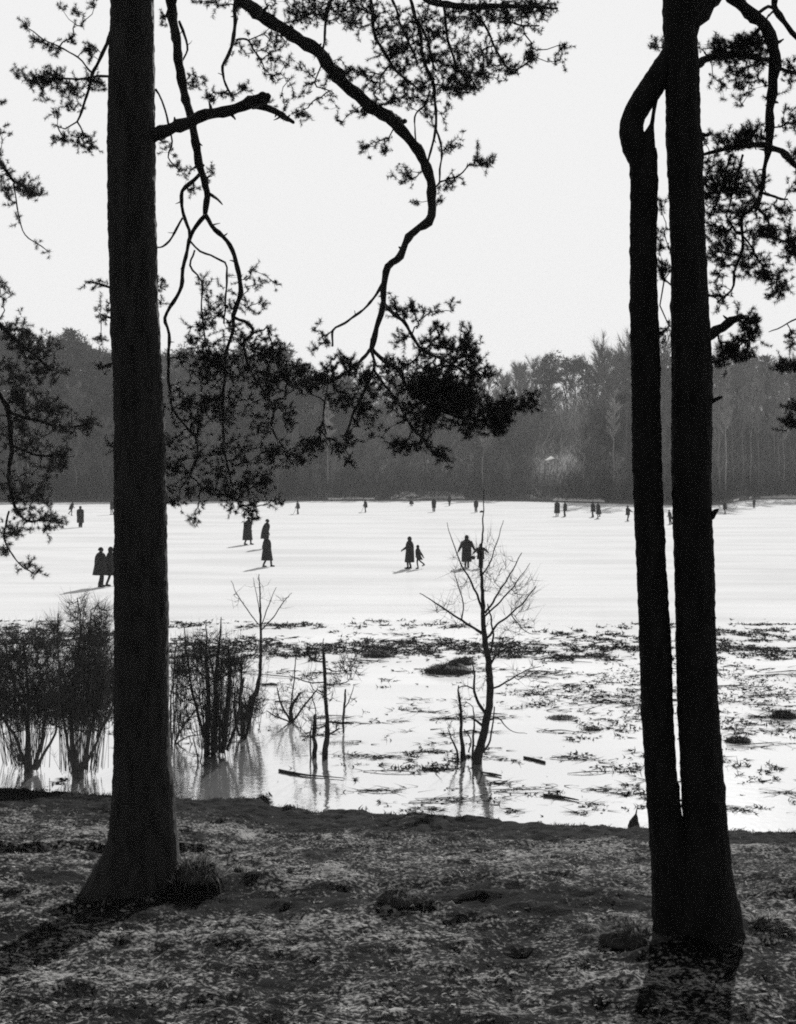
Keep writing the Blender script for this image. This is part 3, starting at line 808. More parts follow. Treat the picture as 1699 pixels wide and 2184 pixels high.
foliage_branch(right_pine, "branch", M['bark_dark'], M['needle'],
    [[(1480, -120, 14), (1530, -45, 13), (1562, -5, 12.5), (1600, 25, 13), (1632, 55, 14), (1648, 90, 13), (1656, 130, 12.5), (1650, 170, 11), (1644, 220, 9.5), (1640, 270, 9), (1638, 310, 9), (1632, 350, 5), (1622, 420, 4.5), (1612, 450, 4)],
     [(1656, -30, 6), (1653, 5, 6.5), (1655, 25, 7), (1672, 48, 6), (1700, 80, 5), (1740, 120, 4)], [(1655, 22, 4), (1640, 15, 4), (1622, 25, 4), (1612, 35, 4)], [(1652, 25, 2.4), (1636, 40, 2.4)],
     [(1480, 140, 10), (1496, 132, 9), (1512, 124, 8), (1545, 118, 7), (1590, 118, 6.5), (1640, 128, 6)], [(1630, 52, 5), (1605, 75, 5), (1580, 95, 4), (1555, 100, 3)],
     [(1640, 315, 7), (1665, 325, 7), (1685, 342, 6.5), (1715, 360, 6), (1760, 380, 5)], [(1638, 310, 6), (1610, 308, 5), (1570, 315, 5), (1530, 325, 4), (1500, 330, 3)],
     [(1655, 145, 4), (1680, 150, 4), (1720, 160, 4)], [(1622, 420, 4), (1600, 450, 4), (1585, 465, 4), (1582, 530, 3.2), (1570, 580, 2.8), (1560, 620, 2.4), (1530, 645, 2)],
     [(1625, 410, 3.4), (1650, 420, 3), (1680, 425, 2.5)], [(1615, 440, 3), (1640, 470, 2.6), (1640, 500, 2)], [(1560, 330, 2.6), (1545, 380, 2.4), (1525, 450, 2)], [(1585, 330, 2.4), (1565, 400, 2.2), (1550, 460, 1.8)],
     [(1582, 500, 2), (1610, 540, 2), (1640, 590, 1.6)], [(1640, 500, 2.2), (1690, 520, 2), (1730, 540, 1.6)]], R_ELL, YR + .15, mult=TM, thick=.5, dY=.3)
foliage_branch(right_pine, "branch", M['bark_dark'], M['needle'],
    [[(1500, 725, 12), (1518, 714, 11), (1540, 698, 10), (1560, 684, 9), (1578, 677, 7), (1586, 674, 3)], [(1575, 680, 3), (1598, 700, 2.6), (1600, 740, 1.8)]],
    [(1600, 700, 16, 32, 28), (1560, 735, 30, 16, 14), (1580, 755, 28, 10, 14), (1548, 755, 14, 12, 8), (1532, 770, 10, 12, 6), (1610, 680, 10, 10, 4), (1590, 735, 12, 14, 8)], YR, mult=TM, dY=.15)
for L in ([(1505, 858, 6), (1522, 853, 5), (1534, 848, 4.5), (1541, 846, 2)], [(1510, 1106, 8), (1520, 1100, 7.5), (1527, 1092, 5), (1533, 1086, 1.5)], [(1500, 287, 5), (1508, 288, 4), (1516, 284, 2)], [(1515, 1320, 4), (1526, 1318, 3)]):
    foliage_branch(right_pine, "branch_stub", M['bark_dark'], None, [L], None, YR, dY=-.1)

# --- pine hanging in from beyond the left edge, its needles paled for lens flare
YF = 14.2
bx = P(-190, 1850, YF)
far_left = empty("pine_tree", (bx[0], bx[1], ground_z(bx[0], YF) - .05), "pine beyond the left edge, only its drooping boughs, greyed to imitate lens flare, hang into the picture", "pine tree")
trunk([(-500, -215, -140), (600, -230, -135), (1700, -245, -128), (1850, -270, -110)], YF, M['bark'], "trunk", far_left, dz=.1, sides=20)
C_ELL = [(20, 700, 45, 30, 22), (60, 730, 50, 35, 30), (100, 740, 30, 20, 12), (110, 790, 30, 25, 18), (40, 790, 45, 40, 34), (60, 860, 50, 45, 42), (110, 880, 40, 40, 28), (150, 910, 40, 20, 18), (190, 905, 20, 12, 9),
         (50, 950, 50, 50, 38), (100, 980, 40, 40, 24), (135, 970, 20, 14, 8), (30, 1040, 40, 40, 26), (80, 1050, 30, 40, 18), (95, 1110, 35, 25, 28), (40, 1110, 40, 25, 14), (25, 1140, 20, 10, 8), (10, 1170, 12, 18, 6),
         (50, 1205, 25, 8, 5), (75, 1225, 10, 10, 3), (5, 610, 12, 15, 5), (15, 640, 12, 25, 4), (-40, 900, 50, 180, 40)]
foliage_branch(far_left, "branch", M['bark'], M['needle_flare'],
    [[(-180, 640, 12), (-60, 760, 9), (5, 850, 6), (20, 880, 5.5), (26, 950, 5), (20, 1010, 4.5), (32, 1080, 3.5), (60, 1110, 2.5), (100, 1110, 2)],
     [(-180, 560, 9), (-40, 660, 6), (40, 730, 4), (110, 790, 3)], [(20, 880, 3.5), (90, 900, 3), (150, 912, 2.5), (200, 900, 2)], [(26, 950, 3), (80, 970, 2.5), (130, 968, 2)],
     [(20, 1090, 2.5), (10, 1150, 2), (40, 1200, 1.6), (75, 1225, 1.2)]], C_ELL, YF, mult=TM * 1.1, thick=.5, nn=52, width=.0042, length=.048)
foliage_branch(far_left, "branch", M['bark'], M['needle_flare'],
    [[(-180, 180, 9), (-60, 290, 6), (0, 345, 4), (30, 385, 3), (85, 418, 2)], [(-60, 290, 3), (-10, 210, 2)], [(30, 390, 1.6), (50, 490, 1.4), (105, 538, 1)]],
    [(0, 340, 10, 20, 3), (20, 370, 25, 20, 9), (50, 395, 30, 22, 20), (80, 415, 18, 12, 9), (15, 405, 20, 15, 9), (40, 470, 15, 20, 2), (75, 520, 6, 4, 1), (98, 535, 6, 4, 1), (5, 220, 8, 8, 2), (15, 280, 20, 12, 4)],
    YF, mult=TM, nn=52, width=.0042, length=.048)

# --- pine beyond the right edge
YE = 13.0
bx = P(1900, 1900, YE)
edge_pine = empty("pine_tree", (bx[0], bx[1], ground_z(bx[0], YE) - .05), "pine beyond the right edge, only a few dark sprays reach in beside the far wood", "pine tree")
trunk([(-300, 1870, 1920), (800, 1858, 1930), (1850, 1845, 1945)], YE, M['bark'], "trunk", edge_pine, dz=.1, sides=20)
foliage_branch(edge_pine, "branch", M['bark'], M['needle'],
    [[(1890, 720, 6), (1780, 760, 4), (1720, 785, 3), (1670, 775, 2)], [(1890, 860, 5), (1770, 880, 3.5), (1695, 900, 2)], [(1890, 560, 4), (1760, 640, 2.5), (1690, 685, 1.6), (1640, 708, 1)]],
    [(1670, 778, 16, 10, 14), (1692, 785, 18, 14, 14), (1690, 865, 10, 14, 10), (1688, 900, 14, 16, 18), (1720, 880, 30, 30, 26), (1730, 780, 30, 25, 20), (1688, 715, 12, 10, 6), (1693, 740, 10, 14, 4)], YE, mult=TM, width=.0036)

# ------------------------------------------------------------------ saplings and shrubs standing in the ice
def ice_y(dy): return EYE * F / (dy - YH)

RS = .62
def bare_shrub(name, label, cat, base, stems, ells, n_shoots=3, shoot=(.12, .3), mult=1.0, group=None, mat='twig', r0=.003, thick=.6, up=1.0, rs=None, wisps=()):
    Y = ice_y(base[1]); b = on_ice(*base)
    root = empty(name, b, label, cat, group)
    skel = []
    for k, S in enumerate(stems):
        p, r = limb(S, Y, .06)
        r = np.maximum(r * (RS if rs is None else rs), .0025)
        p[:, 1] += np.linspace(0, rng.normal() * .25, len(p))
        p = wobble(p, .02)
        mb = MB(); mb.tube(p, r, 9 if r[0] > .02 else 6, rough=.2, rfreq=12)
        attach(mb.build("trunk" if k == 0 and name == "sapling" else "stem", M[mat]), root)
        skel.append(p)
    mbw = MB()
    for (x0, x1, yb, yt, n) in wisps:            # thin upright shoots with ragged tips
        for _ in range(n):
            xz = random.uniform(x0, x1); yz = yt + abs(random.gauss(0, 1)) * (yb - yt) * .3
            xa = base[0] + (xz - base[0]) * random.uniform(.25, .75) + random.gauss(0, 5); ya = base[1] - 8 + random.gauss(0, 5) - abs(xa - base[0]) * .25
            if yz > ya - 40: continue
            xz += random.gauss(0, 10); yo = random.gauss(0, .4)
            q = [P(xa, ya, Y + yo), P((xa + xz) / 2 + random.gauss(0, 3), (ya + yz) / 2, Y + yo), P(xz, yz, Y + yo + random.gauss(0, .15))]
            w = random.uniform(.003, .0075)
            mbw.tube(q, [w, w * .75, w * .3], 3, cap=False)
            for _k in range(7):
                t = random.uniform(.35, .97); b0 = q[0] + (q[2] - q[0]) * t
                mbw.blades(b0[None], np.array([[random.gauss(0, .6), random.gauss(0, .5), 1.0]]), random.uniform(.1, .3), .006)
    if wisps: attach(mbw.build("shoots", M[mat], smooth=False), root)
    skel = np.vstack(skel)
    if ells:
        T = sample(ells, Y, mult, thick, clump=.15)
        nodes, par, rad, n0 = grow(skel, T, r0=r0, pull=.1)
        mb = MB(); twigs(mb, nodes, par, rad, n0)
        idx = np.arange(n0, len(nodes))
        d = nodes[idx] - nodes[par[idx]]
        d /= (np.linalg.norm(d, axis=1, keepdims=True) + 1e-6)
        for q in range(n_shoots):
            dd = d * .7 + np.array((0, 0, .6 * up)) + rng.normal(size=d.shape) * .45
            mb.blades(nodes[idx], dd, rng.uniform(*shoot, len(idx)), r0 * 2.6)
        attach(mb.build("twigs", M[mat], smooth=False), root)
    return root


bare_shrub("shrub", "wide grey bare shrub at the left edge standing in the ice", "shrub", (60, 1648),
    [[(62, 1655, 17), (60, 1630, 14), (58, 1590, 10), (52, 1540, 7), (30, 1480, 5), (10, 1420, 3), (0, 1370, 2)], [(72, 1640, 9), (84, 1605, 6), (95, 1570, 5), (105, 1500, 4), (95, 1420, 2.5)],
     [(78, 1640, 7), (100, 1600, 5), (125, 1560, 4), (140, 1480, 3)], [(52, 1630, 6), (30, 1560, 5), (-20, 1490, 4), (-50, 1400, 2.5)], [(60, 1600, 5), (60, 1480, 4), (50, 1360, 2)]],
    [(0, 1420, 60, 70, 130), (60, 1460, 70, 80, 170), (20, 1520, 80, 40, 110), (110, 1510, 40, 50, 60), (-50, 1460, 50, 90, 60), (80, 1380, 50, 40, 40)], wisps=[(-30, 120, 1600, 1350, 90), (0, 40, 1640, 1560, 20), (80, 130, 1500, 1310, 14)], n_shoots=6, shoot=(.15, .4), mult=3.4, mat='shrub', r0=.0034)
bare_shrub("shrub", "taller grey bare shrub left of the thick pine trunk, with long thin shoots", "shrub", (166, 1660),
    [[(162, 1665, 12), (158, 1620, 10), (154, 1580, 8), (150, 1500, 6), (165, 1400, 4), (172, 1330, 3), (165, 1275, 1.5)], [(172, 1662, 10), (182, 1620, 7), (192, 1570, 5.5), (205, 1520, 5), (215, 1420, 3), (222, 1340, 2)],
     [(158, 1650, 6), (145, 1590, 5), (130, 1500, 4), (122, 1400, 3), (120, 1310, 1.5)], [(180, 1640, 5), (215, 1560, 4), (250, 1480, 3)], [(150, 1500, 4), (190, 1400, 3), (195, 1300, 1.6)]],
    [(160, 1470, 50, 70, 130), (205, 1440, 50, 80, 150), (180, 1530, 60, 35, 90), (190, 1370, 40, 40, 60), (165, 1310, 18, 35, 14), (122, 1360, 12, 50, 16), (240, 1480, 40, 60, 60), (215, 1320, 20, 35, 18)], 6, (.15, .4), 3.4, mat='shrub', r0=.0034, wisps=[(115, 250, 1600, 1340, 110), (150, 185, 1480, 1268, 9), (112, 130, 1480, 1290, 6), (195, 235, 1480, 1275, 12)])
bare_shrub("shrub", "dense black clump of upright stems in the ice right of the thick pine trunk", "shrub", (458, 1612),
    [[(440, 1618, 9), (442, 1560, 9), (446, 1500, 8), (440, 1430, 6), (442, 1370, 3), (440, 1330, 1.5)], [(455, 1616, 9), (458, 1550, 9), (460, 1490, 8), (462, 1420, 6), (468, 1350, 3), (470, 1318, 1.5)],
     [(475, 1606, 9), (482, 1550, 10), (488, 1490, 8), (492, 1430, 6), (488, 1380, 3)], [(448, 1610, 6), (430, 1540, 5), (415, 1470, 4), (405, 1400, 3), (400, 1330, 1.5)],
     [(484, 1600, 5), (505, 1540, 5), (512, 1480, 4), (515, 1420, 3)], [(452, 1614, 5), (470, 1500, 5), (455, 1400, 3), (430, 1360, 2)]],
    [(450, 1425, 75, 26, 150), (500, 1420, 30, 18, 60), (400, 1430, 40, 40, 70), (455, 1490, 40, 50, 80), (440, 1375, 50, 28, 50), (415, 1520, 45, 50, 30), (470, 1560, 30, 40, 50), (390, 1500, 30, 60, 30)], 5, (.1, .3), 1.5, r0=.004, wisps=[(385, 530, 1590, 1330, 110), (430, 500, 1625, 1400, 60), (400, 480, 1450, 1312, 14)])
bare_shrub("shrub", "thin spreading shrub close against the right side of the thick pine trunk", "shrub", (372, 1585),
    [[(372, 1590, 4), (385, 1560, 3.5), (405, 1530, 3), (430, 1500, 2)], [(368, 1588, 4), (366, 1520, 3), (375, 1440, 2.5), (385, 1360, 1.5)], [(375, 1588, 3), (400, 1570, 2.4), (440, 1560, 1.6)]],
    [(385, 1540, 35, 35, 50), (380, 1440, 30, 60, 60), (420, 1590, 25, 25, 16)], 4, (.1, .3), 1.4, mat='shrub', wisps=[(362, 410, 1590, 1340, 40)])
bare_shrub("shrub", "low dark clump of stems between the black stem clump and the thin sapling", "shrub", (520, 1575),
    [[(518, 1580, 8), (516, 1540, 8), (512, 1490, 6), (518, 1450, 3)], [(524, 1575, 5), (535, 1530, 5), (540, 1500, 4)], [(512, 1570, 4), (500, 1530, 4), (498, 1470, 3)]],
    [(520, 1500, 25, 45, 60), (545, 1510, 22, 25, 50), (510, 1550, 18, 25, 20)], 4, (.08, .22), 1.4, r0=.004, wisps=[(495, 560, 1585, 1430, 45), (525, 565, 1520, 1400, 12)])
bare_shrub("sapling", "thin sapling with a few V-shaped twigs rising above the left shrubs against the ice", "sapling", (536, 1532),
    [[(524, 1536, 12), (535, 1500, 11), (548, 1470, 8), (555, 1430, 6), (557, 1370, 4.5), (556, 1320, 4), (555, 1270, 2.4), (553, 1225, 1.5)],
     [(557, 1345, 2.4), (580, 1320, 2), (605, 1285, 1.6), (622, 1265, .8)], [(556, 1340, 2), (575, 1290, 1.6), (592, 1250, .8)], [(556, 1335, 2), (530, 1305, 1.8), (505, 1270, 1.4), (490, 1240, .8)],
     [(555, 1310, 1.6), (545, 1270, 1.2), (536, 1235, .7)], [(530, 1515, 5), (510, 1500, 4), (495, 1500, 3)]],
    [(600, 1285, 22, 22, 12), (510, 1275, 20, 25, 8), (555, 1260, 25, 25, 10), (550, 1400, 20, 40, 10), (555, 1480, 22, 25, 30)], 2, (.12, .35), 1.0)
bare_shrub("shrub", "low twiggy black bush on the ice between the thin sapling and the pollarded stump", "shrub", (622, 1540),
    [[(626, 1545, 8), (622, 1515, 7), (632, 1490, 5), (645, 1470, 3)], [(620, 1540, 4), (600, 1505, 3.5), (590, 1470, 2)], [(628, 1535, 4), (655, 1500, 3), (672, 1480, 2)], [(618, 1540, 3), (590, 1520, 2.5), (575, 1505, 1.5)], [(620, 1510, 2.4), (630, 1430, 2), (634, 1370, .8)]],
    [(620, 1500, 42, 30, 60), (590, 1525, 22, 14, 26), (648, 1490, 20, 20, 24), (605, 1470, 22, 18, 14)], 3, (.06, .18), 1.6, r0=.0028)
bare_shrub("sapling", "straight pollarded young trunk with level side twigs, left of the tall sapling", "sapling", (696, 1618),
    [[(694, 1622, 11), (695, 1590, 10), (699, 1565, 9), (698, 1530, 7), (695, 1490, 6.5), (693, 1450, 6), (690, 1400, 5.5), (689, 1385, 4)], [(697, 1568, 4), (712, 1560, 3.4), (725, 1552, 2.4)],
     [(690, 1412, 3), (672, 1408, 3), (660, 1395, 2.6), (656, 1370, 1.8)], [(692, 1455, 2.6), (665, 1455, 2.2), (640, 1446, 1.8), (618, 1436, 1)], [(693, 1425, 2.4), (715, 1434, 2), (735, 1432, 1.2)], [(694, 1460, 2), (720, 1458, 2), (745, 1450, 1.6), (752, 1420, 1)],
     [(694, 1485, 2), (670, 1470, 1.6), (655, 1440, 1)], [(690, 1390, 2.4), (692, 1360, 1.2)]],
    [(665, 1402, 22, 10, 22), (748, 1425, 22, 25, 26), (715, 1440, 30, 20, 12), (650, 1450, 30, 16, 12), (690, 1480, 35, 22, 14), (720, 1555, 22, 12, 8), (660, 1540, 30, 40, 14)], 4, (.08, .28), 2.0, r0=.0036)
bare_shrub("sapling", "short knobbly broken stem just left of the pollarded trunk", "sapling", (672, 1616),
    [[(671, 1622, 9), (672, 1590, 8), (669, 1575, 6), (671, 1555, 8), (672, 1535, 6), (673, 1528, 5)], [(664, 1618, 3), (662, 1580, 2.5), (664, 1540, 1.5)], [(672, 1555, 2.4), (690, 1553, 2), (705, 1545, 1)]],
    [(668, 1560, 18, 30, 14)], 3, (.06, .2), 1.2)
bare_shrub("sapling", "thin dead stick sapling with a snow-dark clump, right of the pollarded trunk", "sapling", (733, 1562),
    [[(733, 1566, 3), (733, 1540, 4), (735, 1510, 4), (737, 1480, 3.4), (738, 1468, 2.5)], [(735, 1512, 2), (748, 1490, 1.6), (755, 1465, 1)], [(700, 1540, 3), (720, 1542, 4.5), (735, 1541, 4.5), (755, 1541, 2.5)]],
    [(722, 1538, 18, 5, 14), (745, 1500, 14, 20, 8)], 2, (.05, .15), 1.2)
bare_shrub("sapling", "tall bare sapling with a fan of fine twigs, biggest young tree standing in the ice", "sapling", (1020, 1628),
    [[(1018, 1634, 15), (1020, 1610, 14), (1030, 1575, 12), (1038, 1540, 11.5), (1044, 1500, 11), (1046, 1460, 10.5), (1044, 1420, 10), (1038, 1385, 9), (1033, 1350, 8), (1031, 1310, 6.5), (1030, 1270, 5.5), (1028, 1230, 4.6), (1027, 1190, 3.6), (1030, 1140, 2.4), (1032, 1090, 1.8), (1033, 1045, 1)],
     [(1033, 1352, 5), (1012, 1340, 4), (985, 1322, 3.4), (955, 1302, 2.8), (920, 1278, 1.8), (895, 1262, 1)], [(1030, 1305, 4), (1018, 1270, 3.4), (1003, 1235, 2.8), (985, 1205, 2.2), (968, 1160, 1.4), (955, 1115, .8)],
     [(985, 1322, 2.2), (988, 1290, 1.8), (978, 1250, 1.4), (965, 1210, .8)], [(1035, 1308, 3.6), (1052, 1285, 3), (1070, 1255, 2.6), (1090, 1225, 2), (1115, 1180, 1.2)], [(1034, 1315, 3), (1060, 1290, 2.6), (1085, 1262, 2.2), (1110, 1230, 1.4), (1130, 1200, .8)],
     [(1040, 1360, 3.6), (1062, 1335, 3.2), (1095, 1310, 2.8), (1125, 1285, 2.2), (1150, 1255, 1.2)], [(1042, 1425, 4), (1056, 1400, 3.2), (1080, 1380, 2.8), (1105, 1370, 1.6)], [(1048, 1470, 3.2), (1075, 1462, 3), (1100, 1452, 2.4), (1130, 1440, 1.6), (1165, 1436, .9)],
     [(1040, 1410, 3.4), (1052, 1370, 3), (1050, 1325, 2.6), (1042, 1290, 1.8)], [(1036, 1520, 5), (1022, 1500, 4.5), (1012, 1475, 4), (1012, 1440, 2.8), (1008, 1415, 1.6)], [(1012, 1470, 2.4), (995, 1462, 2), (978, 1465, 1.4)],
     [(1032, 1550, 4), (1015, 1538, 3.4), (1000, 1528, 2.2)], [(1046, 1535, 3), (1062, 1530, 2.8), (1075, 1545, 1.8), (1095, 1560, 1.2), (1125, 1565, .7)], [(1026, 1610, 3.4), (1040, 1590, 3), (1048, 1560, 2.6), (1052, 1500, 1.8)],
     [(1030, 1225, 2.6), (1042, 1205, 2), (1060, 1160, 1.4), (1075, 1110, .8)], [(1090, 1310, 1.6), (1120, 1345, 1.2), (1150, 1350, .8)]],
    [(960, 1300, 40, 30, 16), (990, 1230, 30, 50, 18), (1070, 1230, 40, 50, 26), (1110, 1270, 40, 40, 26), (1050, 1180, 30, 50, 12), (1110, 1330, 40, 30, 16), (1120, 1440, 40, 20, 12), (1000, 1180, 30, 40, 8), (1010, 1450, 25, 30, 12), (1035, 1230, 16, 40, 10), (1060, 1340, 30, 30, 10)],
    3, (.15, .45), 1.6, r0=.0026, rs=.72)
bare_shrub("sapling", "stiff slender upright stem with stubby twigs, just left of the tall sapling's foot", "sapling", (990, 1620),
    [[(990, 1626, 12), (988, 1600, 8), (985, 1565, 6), (984, 1520, 5), (982, 1490, 4), (981, 1470, 2)], [(977, 1620, 5), (975, 1600, 4), (962, 1570, 2.4), (955, 1550, 1.2)], [(1008, 1622, 4), (1010, 1580, 4), (1012, 1540, 3), (1010, 1510, 1.6)], [(1000, 1605, 2.4), (1005, 1575, 2), (990, 1555, 2)]],
    [(982, 1500, 14, 30, 18), (965, 1570, 16, 30, 12), (985, 1525, 16, 8, 12)], 3, (.05, .18), 1.2)
# a few lone reeds and shoots in the left shallows
bare_shrub("shrub", "little cluster of thin shoots at the foot of the black stem clump", "shrub", (425, 1625),
    [[(424, 1630, 3), (418, 1600, 2), (410, 1575, 1)], [(426, 1630, 3), (430, 1605, 2), (424, 1580, 1)]], [(420, 1615, 12, 14, 14)], 3, (.05, .15), 1.2)

# ------------------------------------------------------------------ litter frozen into the ice
def litter_density(x, y):
    dx = CX + x / y * F; dy = YH + EYE / y * F
    c = nz(x * .55, y * .42, 3) * .34 + nz(x * 1.7, y * 1.1, 9) * .42 + nz(x * 5, y * 3.0, 4) * .3
    b = -.55
    b = max(b, (.34 if dx < 1360 else .1) - abs(dy - 1384) / 24 * .55) if dx > 330 else b
    if dx < 1040: b = max(b, .06 - abs(dy - 1334) / 14 * .5)
    if dx < 360: b = max(b, .25 - abs(dy - 1355) / 25 * .5)
    if dx > 1060 and dy > 1330: b = max(b, .0 - max(0, dy - 1560) / 120 - max(0, 1385 - dy) / 160 * (1 if dx < 1380 else .3) - max(0, 1250 - dx) / 800)
    if dx > 1330 and 1440 < dy < 1520: b = max(b, .22)
    if 700 < dx < 1200 and dy > 1430: b = max(b, -.33)
    if 1150 < dx and dy > 1560: b = max(b, -.22)
    if dx < 700 and dy > 1560: b = max(b, -.34)
    return c * 1.7 + b

mb = MB()
pts, tn = [], []
rd = random.Random(3)
while len(pts) < 19000:
    dyy = rd.uniform(1322, 1408) if rd.random() < .5 else rd.uniform(1322, 1735); y = ice_y(dyy) * rd.uniform(.99, 1.01)
    x = (rd.uniform(-60, 1760) - CX) / F * y
    v = litter_density(x, y)
    if v > 0 and rd.random() < min(1, .25 + v * 3): pts.append((x, y, .0))
pts = np.array(pts); n = len(pts)
# upright stalks and leaves
D = rng.normal(size=(n, 3)) * np.array((1.2, .7, .25)) + np.array((0, 0, .55)); D[:, 2] = np.abs(D[:, 2])
far = np.clip((pts[:, 1] - 20) / 25, 0, 1)
mb.blades(pts, D, rng.uniform(.03, .09, n) * (1 + .6 * far), rng.uniform(.012, .03, n) * (1 + far))
# flat leaves and bits lying on the ice
k = rng.permutation(n)[:12000]
B = pts[k] + np.array((0, 0, .006)) + rng.normal(size=(len(k), 3)) * np.array((.05, .08, 0))
D = rng.normal(size=(len(k), 3)) * np.array((1, .5, .06)); D[:, 2] = np.abs(D[:, 2])
mb.blades(B, D, rng.uniform(.06, .28, len(k)), rng.uniform(.008, .026, len(k)))
tag(mb.build("dead_leaf_litter", M['litter'], smooth=False), "dark dead grass and leaves frozen into the ice near the bank", "leaf litter", kind="stuff")

# thin streaks of stalks and leaves, strewn in wind-rows
mb = MB()
rs_ = random.Random(11)
for _ in range(150):
    dyy = rs_.choice((rs_.gauss(1385, 26), rs_.uniform(1420, 1570), rs_.uniform(1420, 1735))); dx = rs_.uniform(560, 1760) ** 1.0
    if dx < 900 and rs_.random() < .35: dx = rs_.uniform(900, 1760)
    if dyy < 1420 and rs_.random() < .35: dx = rs_.uniform(-40, 900)
    if dyy < 1326: continue
    if dyy > 1600 and dx < 740 and rs_.random() < .7: continue
    y = ice_y(dyy); x = (dx - CX) / F * y
    m = rs_.randint(4, 34); L_ = rs_.uniform(.12, .9) * (1 + (y - 20) / 25); an = rs_.gauss(0, .12)
    t = rng.normal(size=m) * .5
    B = np.stack((x + t * L_, y + t * L_ * an * 2 + rng.normal(size=m) * .07 * y / 20, np.full(m, .006)), 1)
    D = np.stack((rng.choice((-1, 1), m) * 1.0, rng.normal(size=m) * .35, np.abs(rng.normal(size=m)) * .16), 1)
    mb.blades(B, D, rng.uniform(.06, .3, m) * (1 + (y - 20) / 30), rng.uniform(.006, .016, m) * (1 + (y - 20) / 18))
    if rs_.random() < .4:
        a = np.array((x - L_ * .6, y, .012)); b = np.array((x + L_ * .6, y + L_ * an * 2, .012)); c = (a + b) / 2 + np.array((0, rs_.gauss(0, .06), .02))
        p, r = catmull([a, c, b], [.004, .008, .003], .1); mb.tube(p, r * y / 22, 4)
tag(mb.build("strewn_stalks", M['litter'], smooth=False), "thin dark stalks and leaves strewn over the ice near the bank", "leaf litter", kind="stuff")

# sticks lying on the ice
def stick(pts, label):
    W = [on_ice(a, b) + np.array((0, 0, .02)) for a, b, r in pts]
    Y = W[0][1]
    p, r = catmull(W, [q[2] / F * Y for q in pts], .04)
    mb = MB(); mb.tube(p - W[0], r, 7, rough=.25, rfreq=14)
    o = mb.build("stick", M['wood']); o.location = W[0]
    return tag(o, label, "stick", "sticks lying on the ice")
stick([(1160, 1698, 3.2), (1185, 1701, 3.4), (1208, 1704, 2.5), (1235, 1709, 1.2)], "straight dark stick on the ice, the one nearest the bank left of the twin pine")
stick([(1118, 1617, 2.5), (1140, 1622, 3), (1163, 1628, 2.5)], "short stick on the ice right of the tall sapling's foot")
stick([(596, 1645, 3), (625, 1651, 3.2), (660, 1656, 1.8), (700, 1659, 1.2), (735, 1662, .8)], "longest thin stick on the ice in front of the pollarded trunk")
stick([(1028, 1650, 2), (1050, 1653, 2.8), (1070, 1657, 1.6)], "stick lying on the ice just in front of the tall sapling")

# tussocks and clods
def tussock(dx, dy, w, h, n, label, on_ground=False, Y=None, tone=(.1, .6), name="grass_tussock", cat="tussock", group=None, lean=(0, 0)):
    if on_ground:
        b = P(dx, dy, Y); b[2] = ground_z(b[0], Y) - .02
    else:
        b = on_ice(dx, dy)
    Y = b[1]; W, H = w / F * Y, h / F * Y
    root = empty(name, b, label, cat, group)
    mb = MB(); rings = []
    if not on_ground: n = int(n * 2.2); tone = (0, .16)
    for k in range(7):
        t = k / 6; rr = math.cos(t * math.pi / 2) ** .7
        rings.append([(W * .5 * max(.03, rr) * math.cos(a) * (1 + .25 * nz(a * 1.3, t * 3, dx)), W * .4 * max(.03, rr) * math.sin(a), H * .55 * math.sin(t * math.pi / 2) * (1 + .8 * nz(math.cos(a) * 2.2, math.sin(a) * 2.2 + t, dy)) - .02)
                      for a in np.arange(20) / 20 * 6.283])
    mb.rings(rings); mb.build("mound", M['litter' if not on_ground else 'wood'], root)
    mb = MB()
    u = rng.normal(size=(n, 2)) * np.array((.25, .2)); u = np.clip(u, -.5, .5)
    q = np.sqrt((u[:, 0] / .5) ** 2 + (u[:, 1] / .42) ** 2)
    B = np.stack((u[:, 0] * W, u[:, 1] * W, H * .55 * np.clip(1 - q ** 2, 0, 1)), 1)
    D = np.stack((u[:, 0] * 2.6 + lean[0], u[:, 1] * 2.6 + lean[1], np.full(n, .55)), 1) + rng.normal(size=(n, 3)) * .5
    mb.bent_blades(B, D, rng.uniform(.25, .75, n) ** 1.3 * H, rng.uniform(.003, .008, n) * max(1, Y / 18), rng.uniform(.1, 1.1, n), rng.uniform(*tone, n))
    mb.build("grass", M['grass' if on_ground and Y < 13 else 'tussock'], root, smooth=False, tone=True)
    return root
tussock(955, 1434, 105, 26, 400, "largest dark tussock on the ice, just left of the tall sapling")
tussock(985, 1416, 60, 20, 160, "smaller dark tussock on the ice right behind the largest one")
tussock(806, 1400, 66, 17, 220, "low flat dark tussock alone on the ice between the pollarded trunk and the largest tussock")
tussock(1574, 1582, 56, 17, 220, "dark oval tussock on the ice right of the twin pine")
tussock(1672, 1530, 60, 24, 180, "dark clump on the ice at the right edge")
tussock(1264, 1556, 44, 10, 120, "flat little dark tussock on the ice left of the twin pine")
tussock(1200, 1532, 70, 9, 160, "long thin dark tussock on the ice behind the flat little one")
tussock(560, 1712, 34, 22, 140, "spiky tussock at the water's edge below the low twiggy bush")
tussock(497, 1720, 32, 14, 110, "small round tussock at the water's edge left of the spiky one")
tussock(955, 1742, 34, 20, 180, "narrow tuft of dark grass on the bank edge below the tall sapling", True, 20.6, (.05, .35))
tussock(1075, 1745, 80, 22, 320, "wide tuft of dark grass on the bank edge right of the narrow tuft", True, 20.4, (.05, .35))
tussock(420, 1885, 110, 60, 700, "large grass-covered root mound against the right side of the thick pine trunk", True, 11.75, (.0, .5))
tussock(510, 1868, 36, 40, 180, "small pointed grass tuft right of the root mound", True, 12.2, (.15, .8))
tussock(852, 1962, 100, 40, 160, "black clod of earth in the middle of the foreground grass", True, 11.1, (.02, .3), "earth_clod", "clod")
tussock(1440, 2062, 120, 22, 260, "low dark grass at the very foot of the twin pine, left half", True, 9.9, (.0, .3))
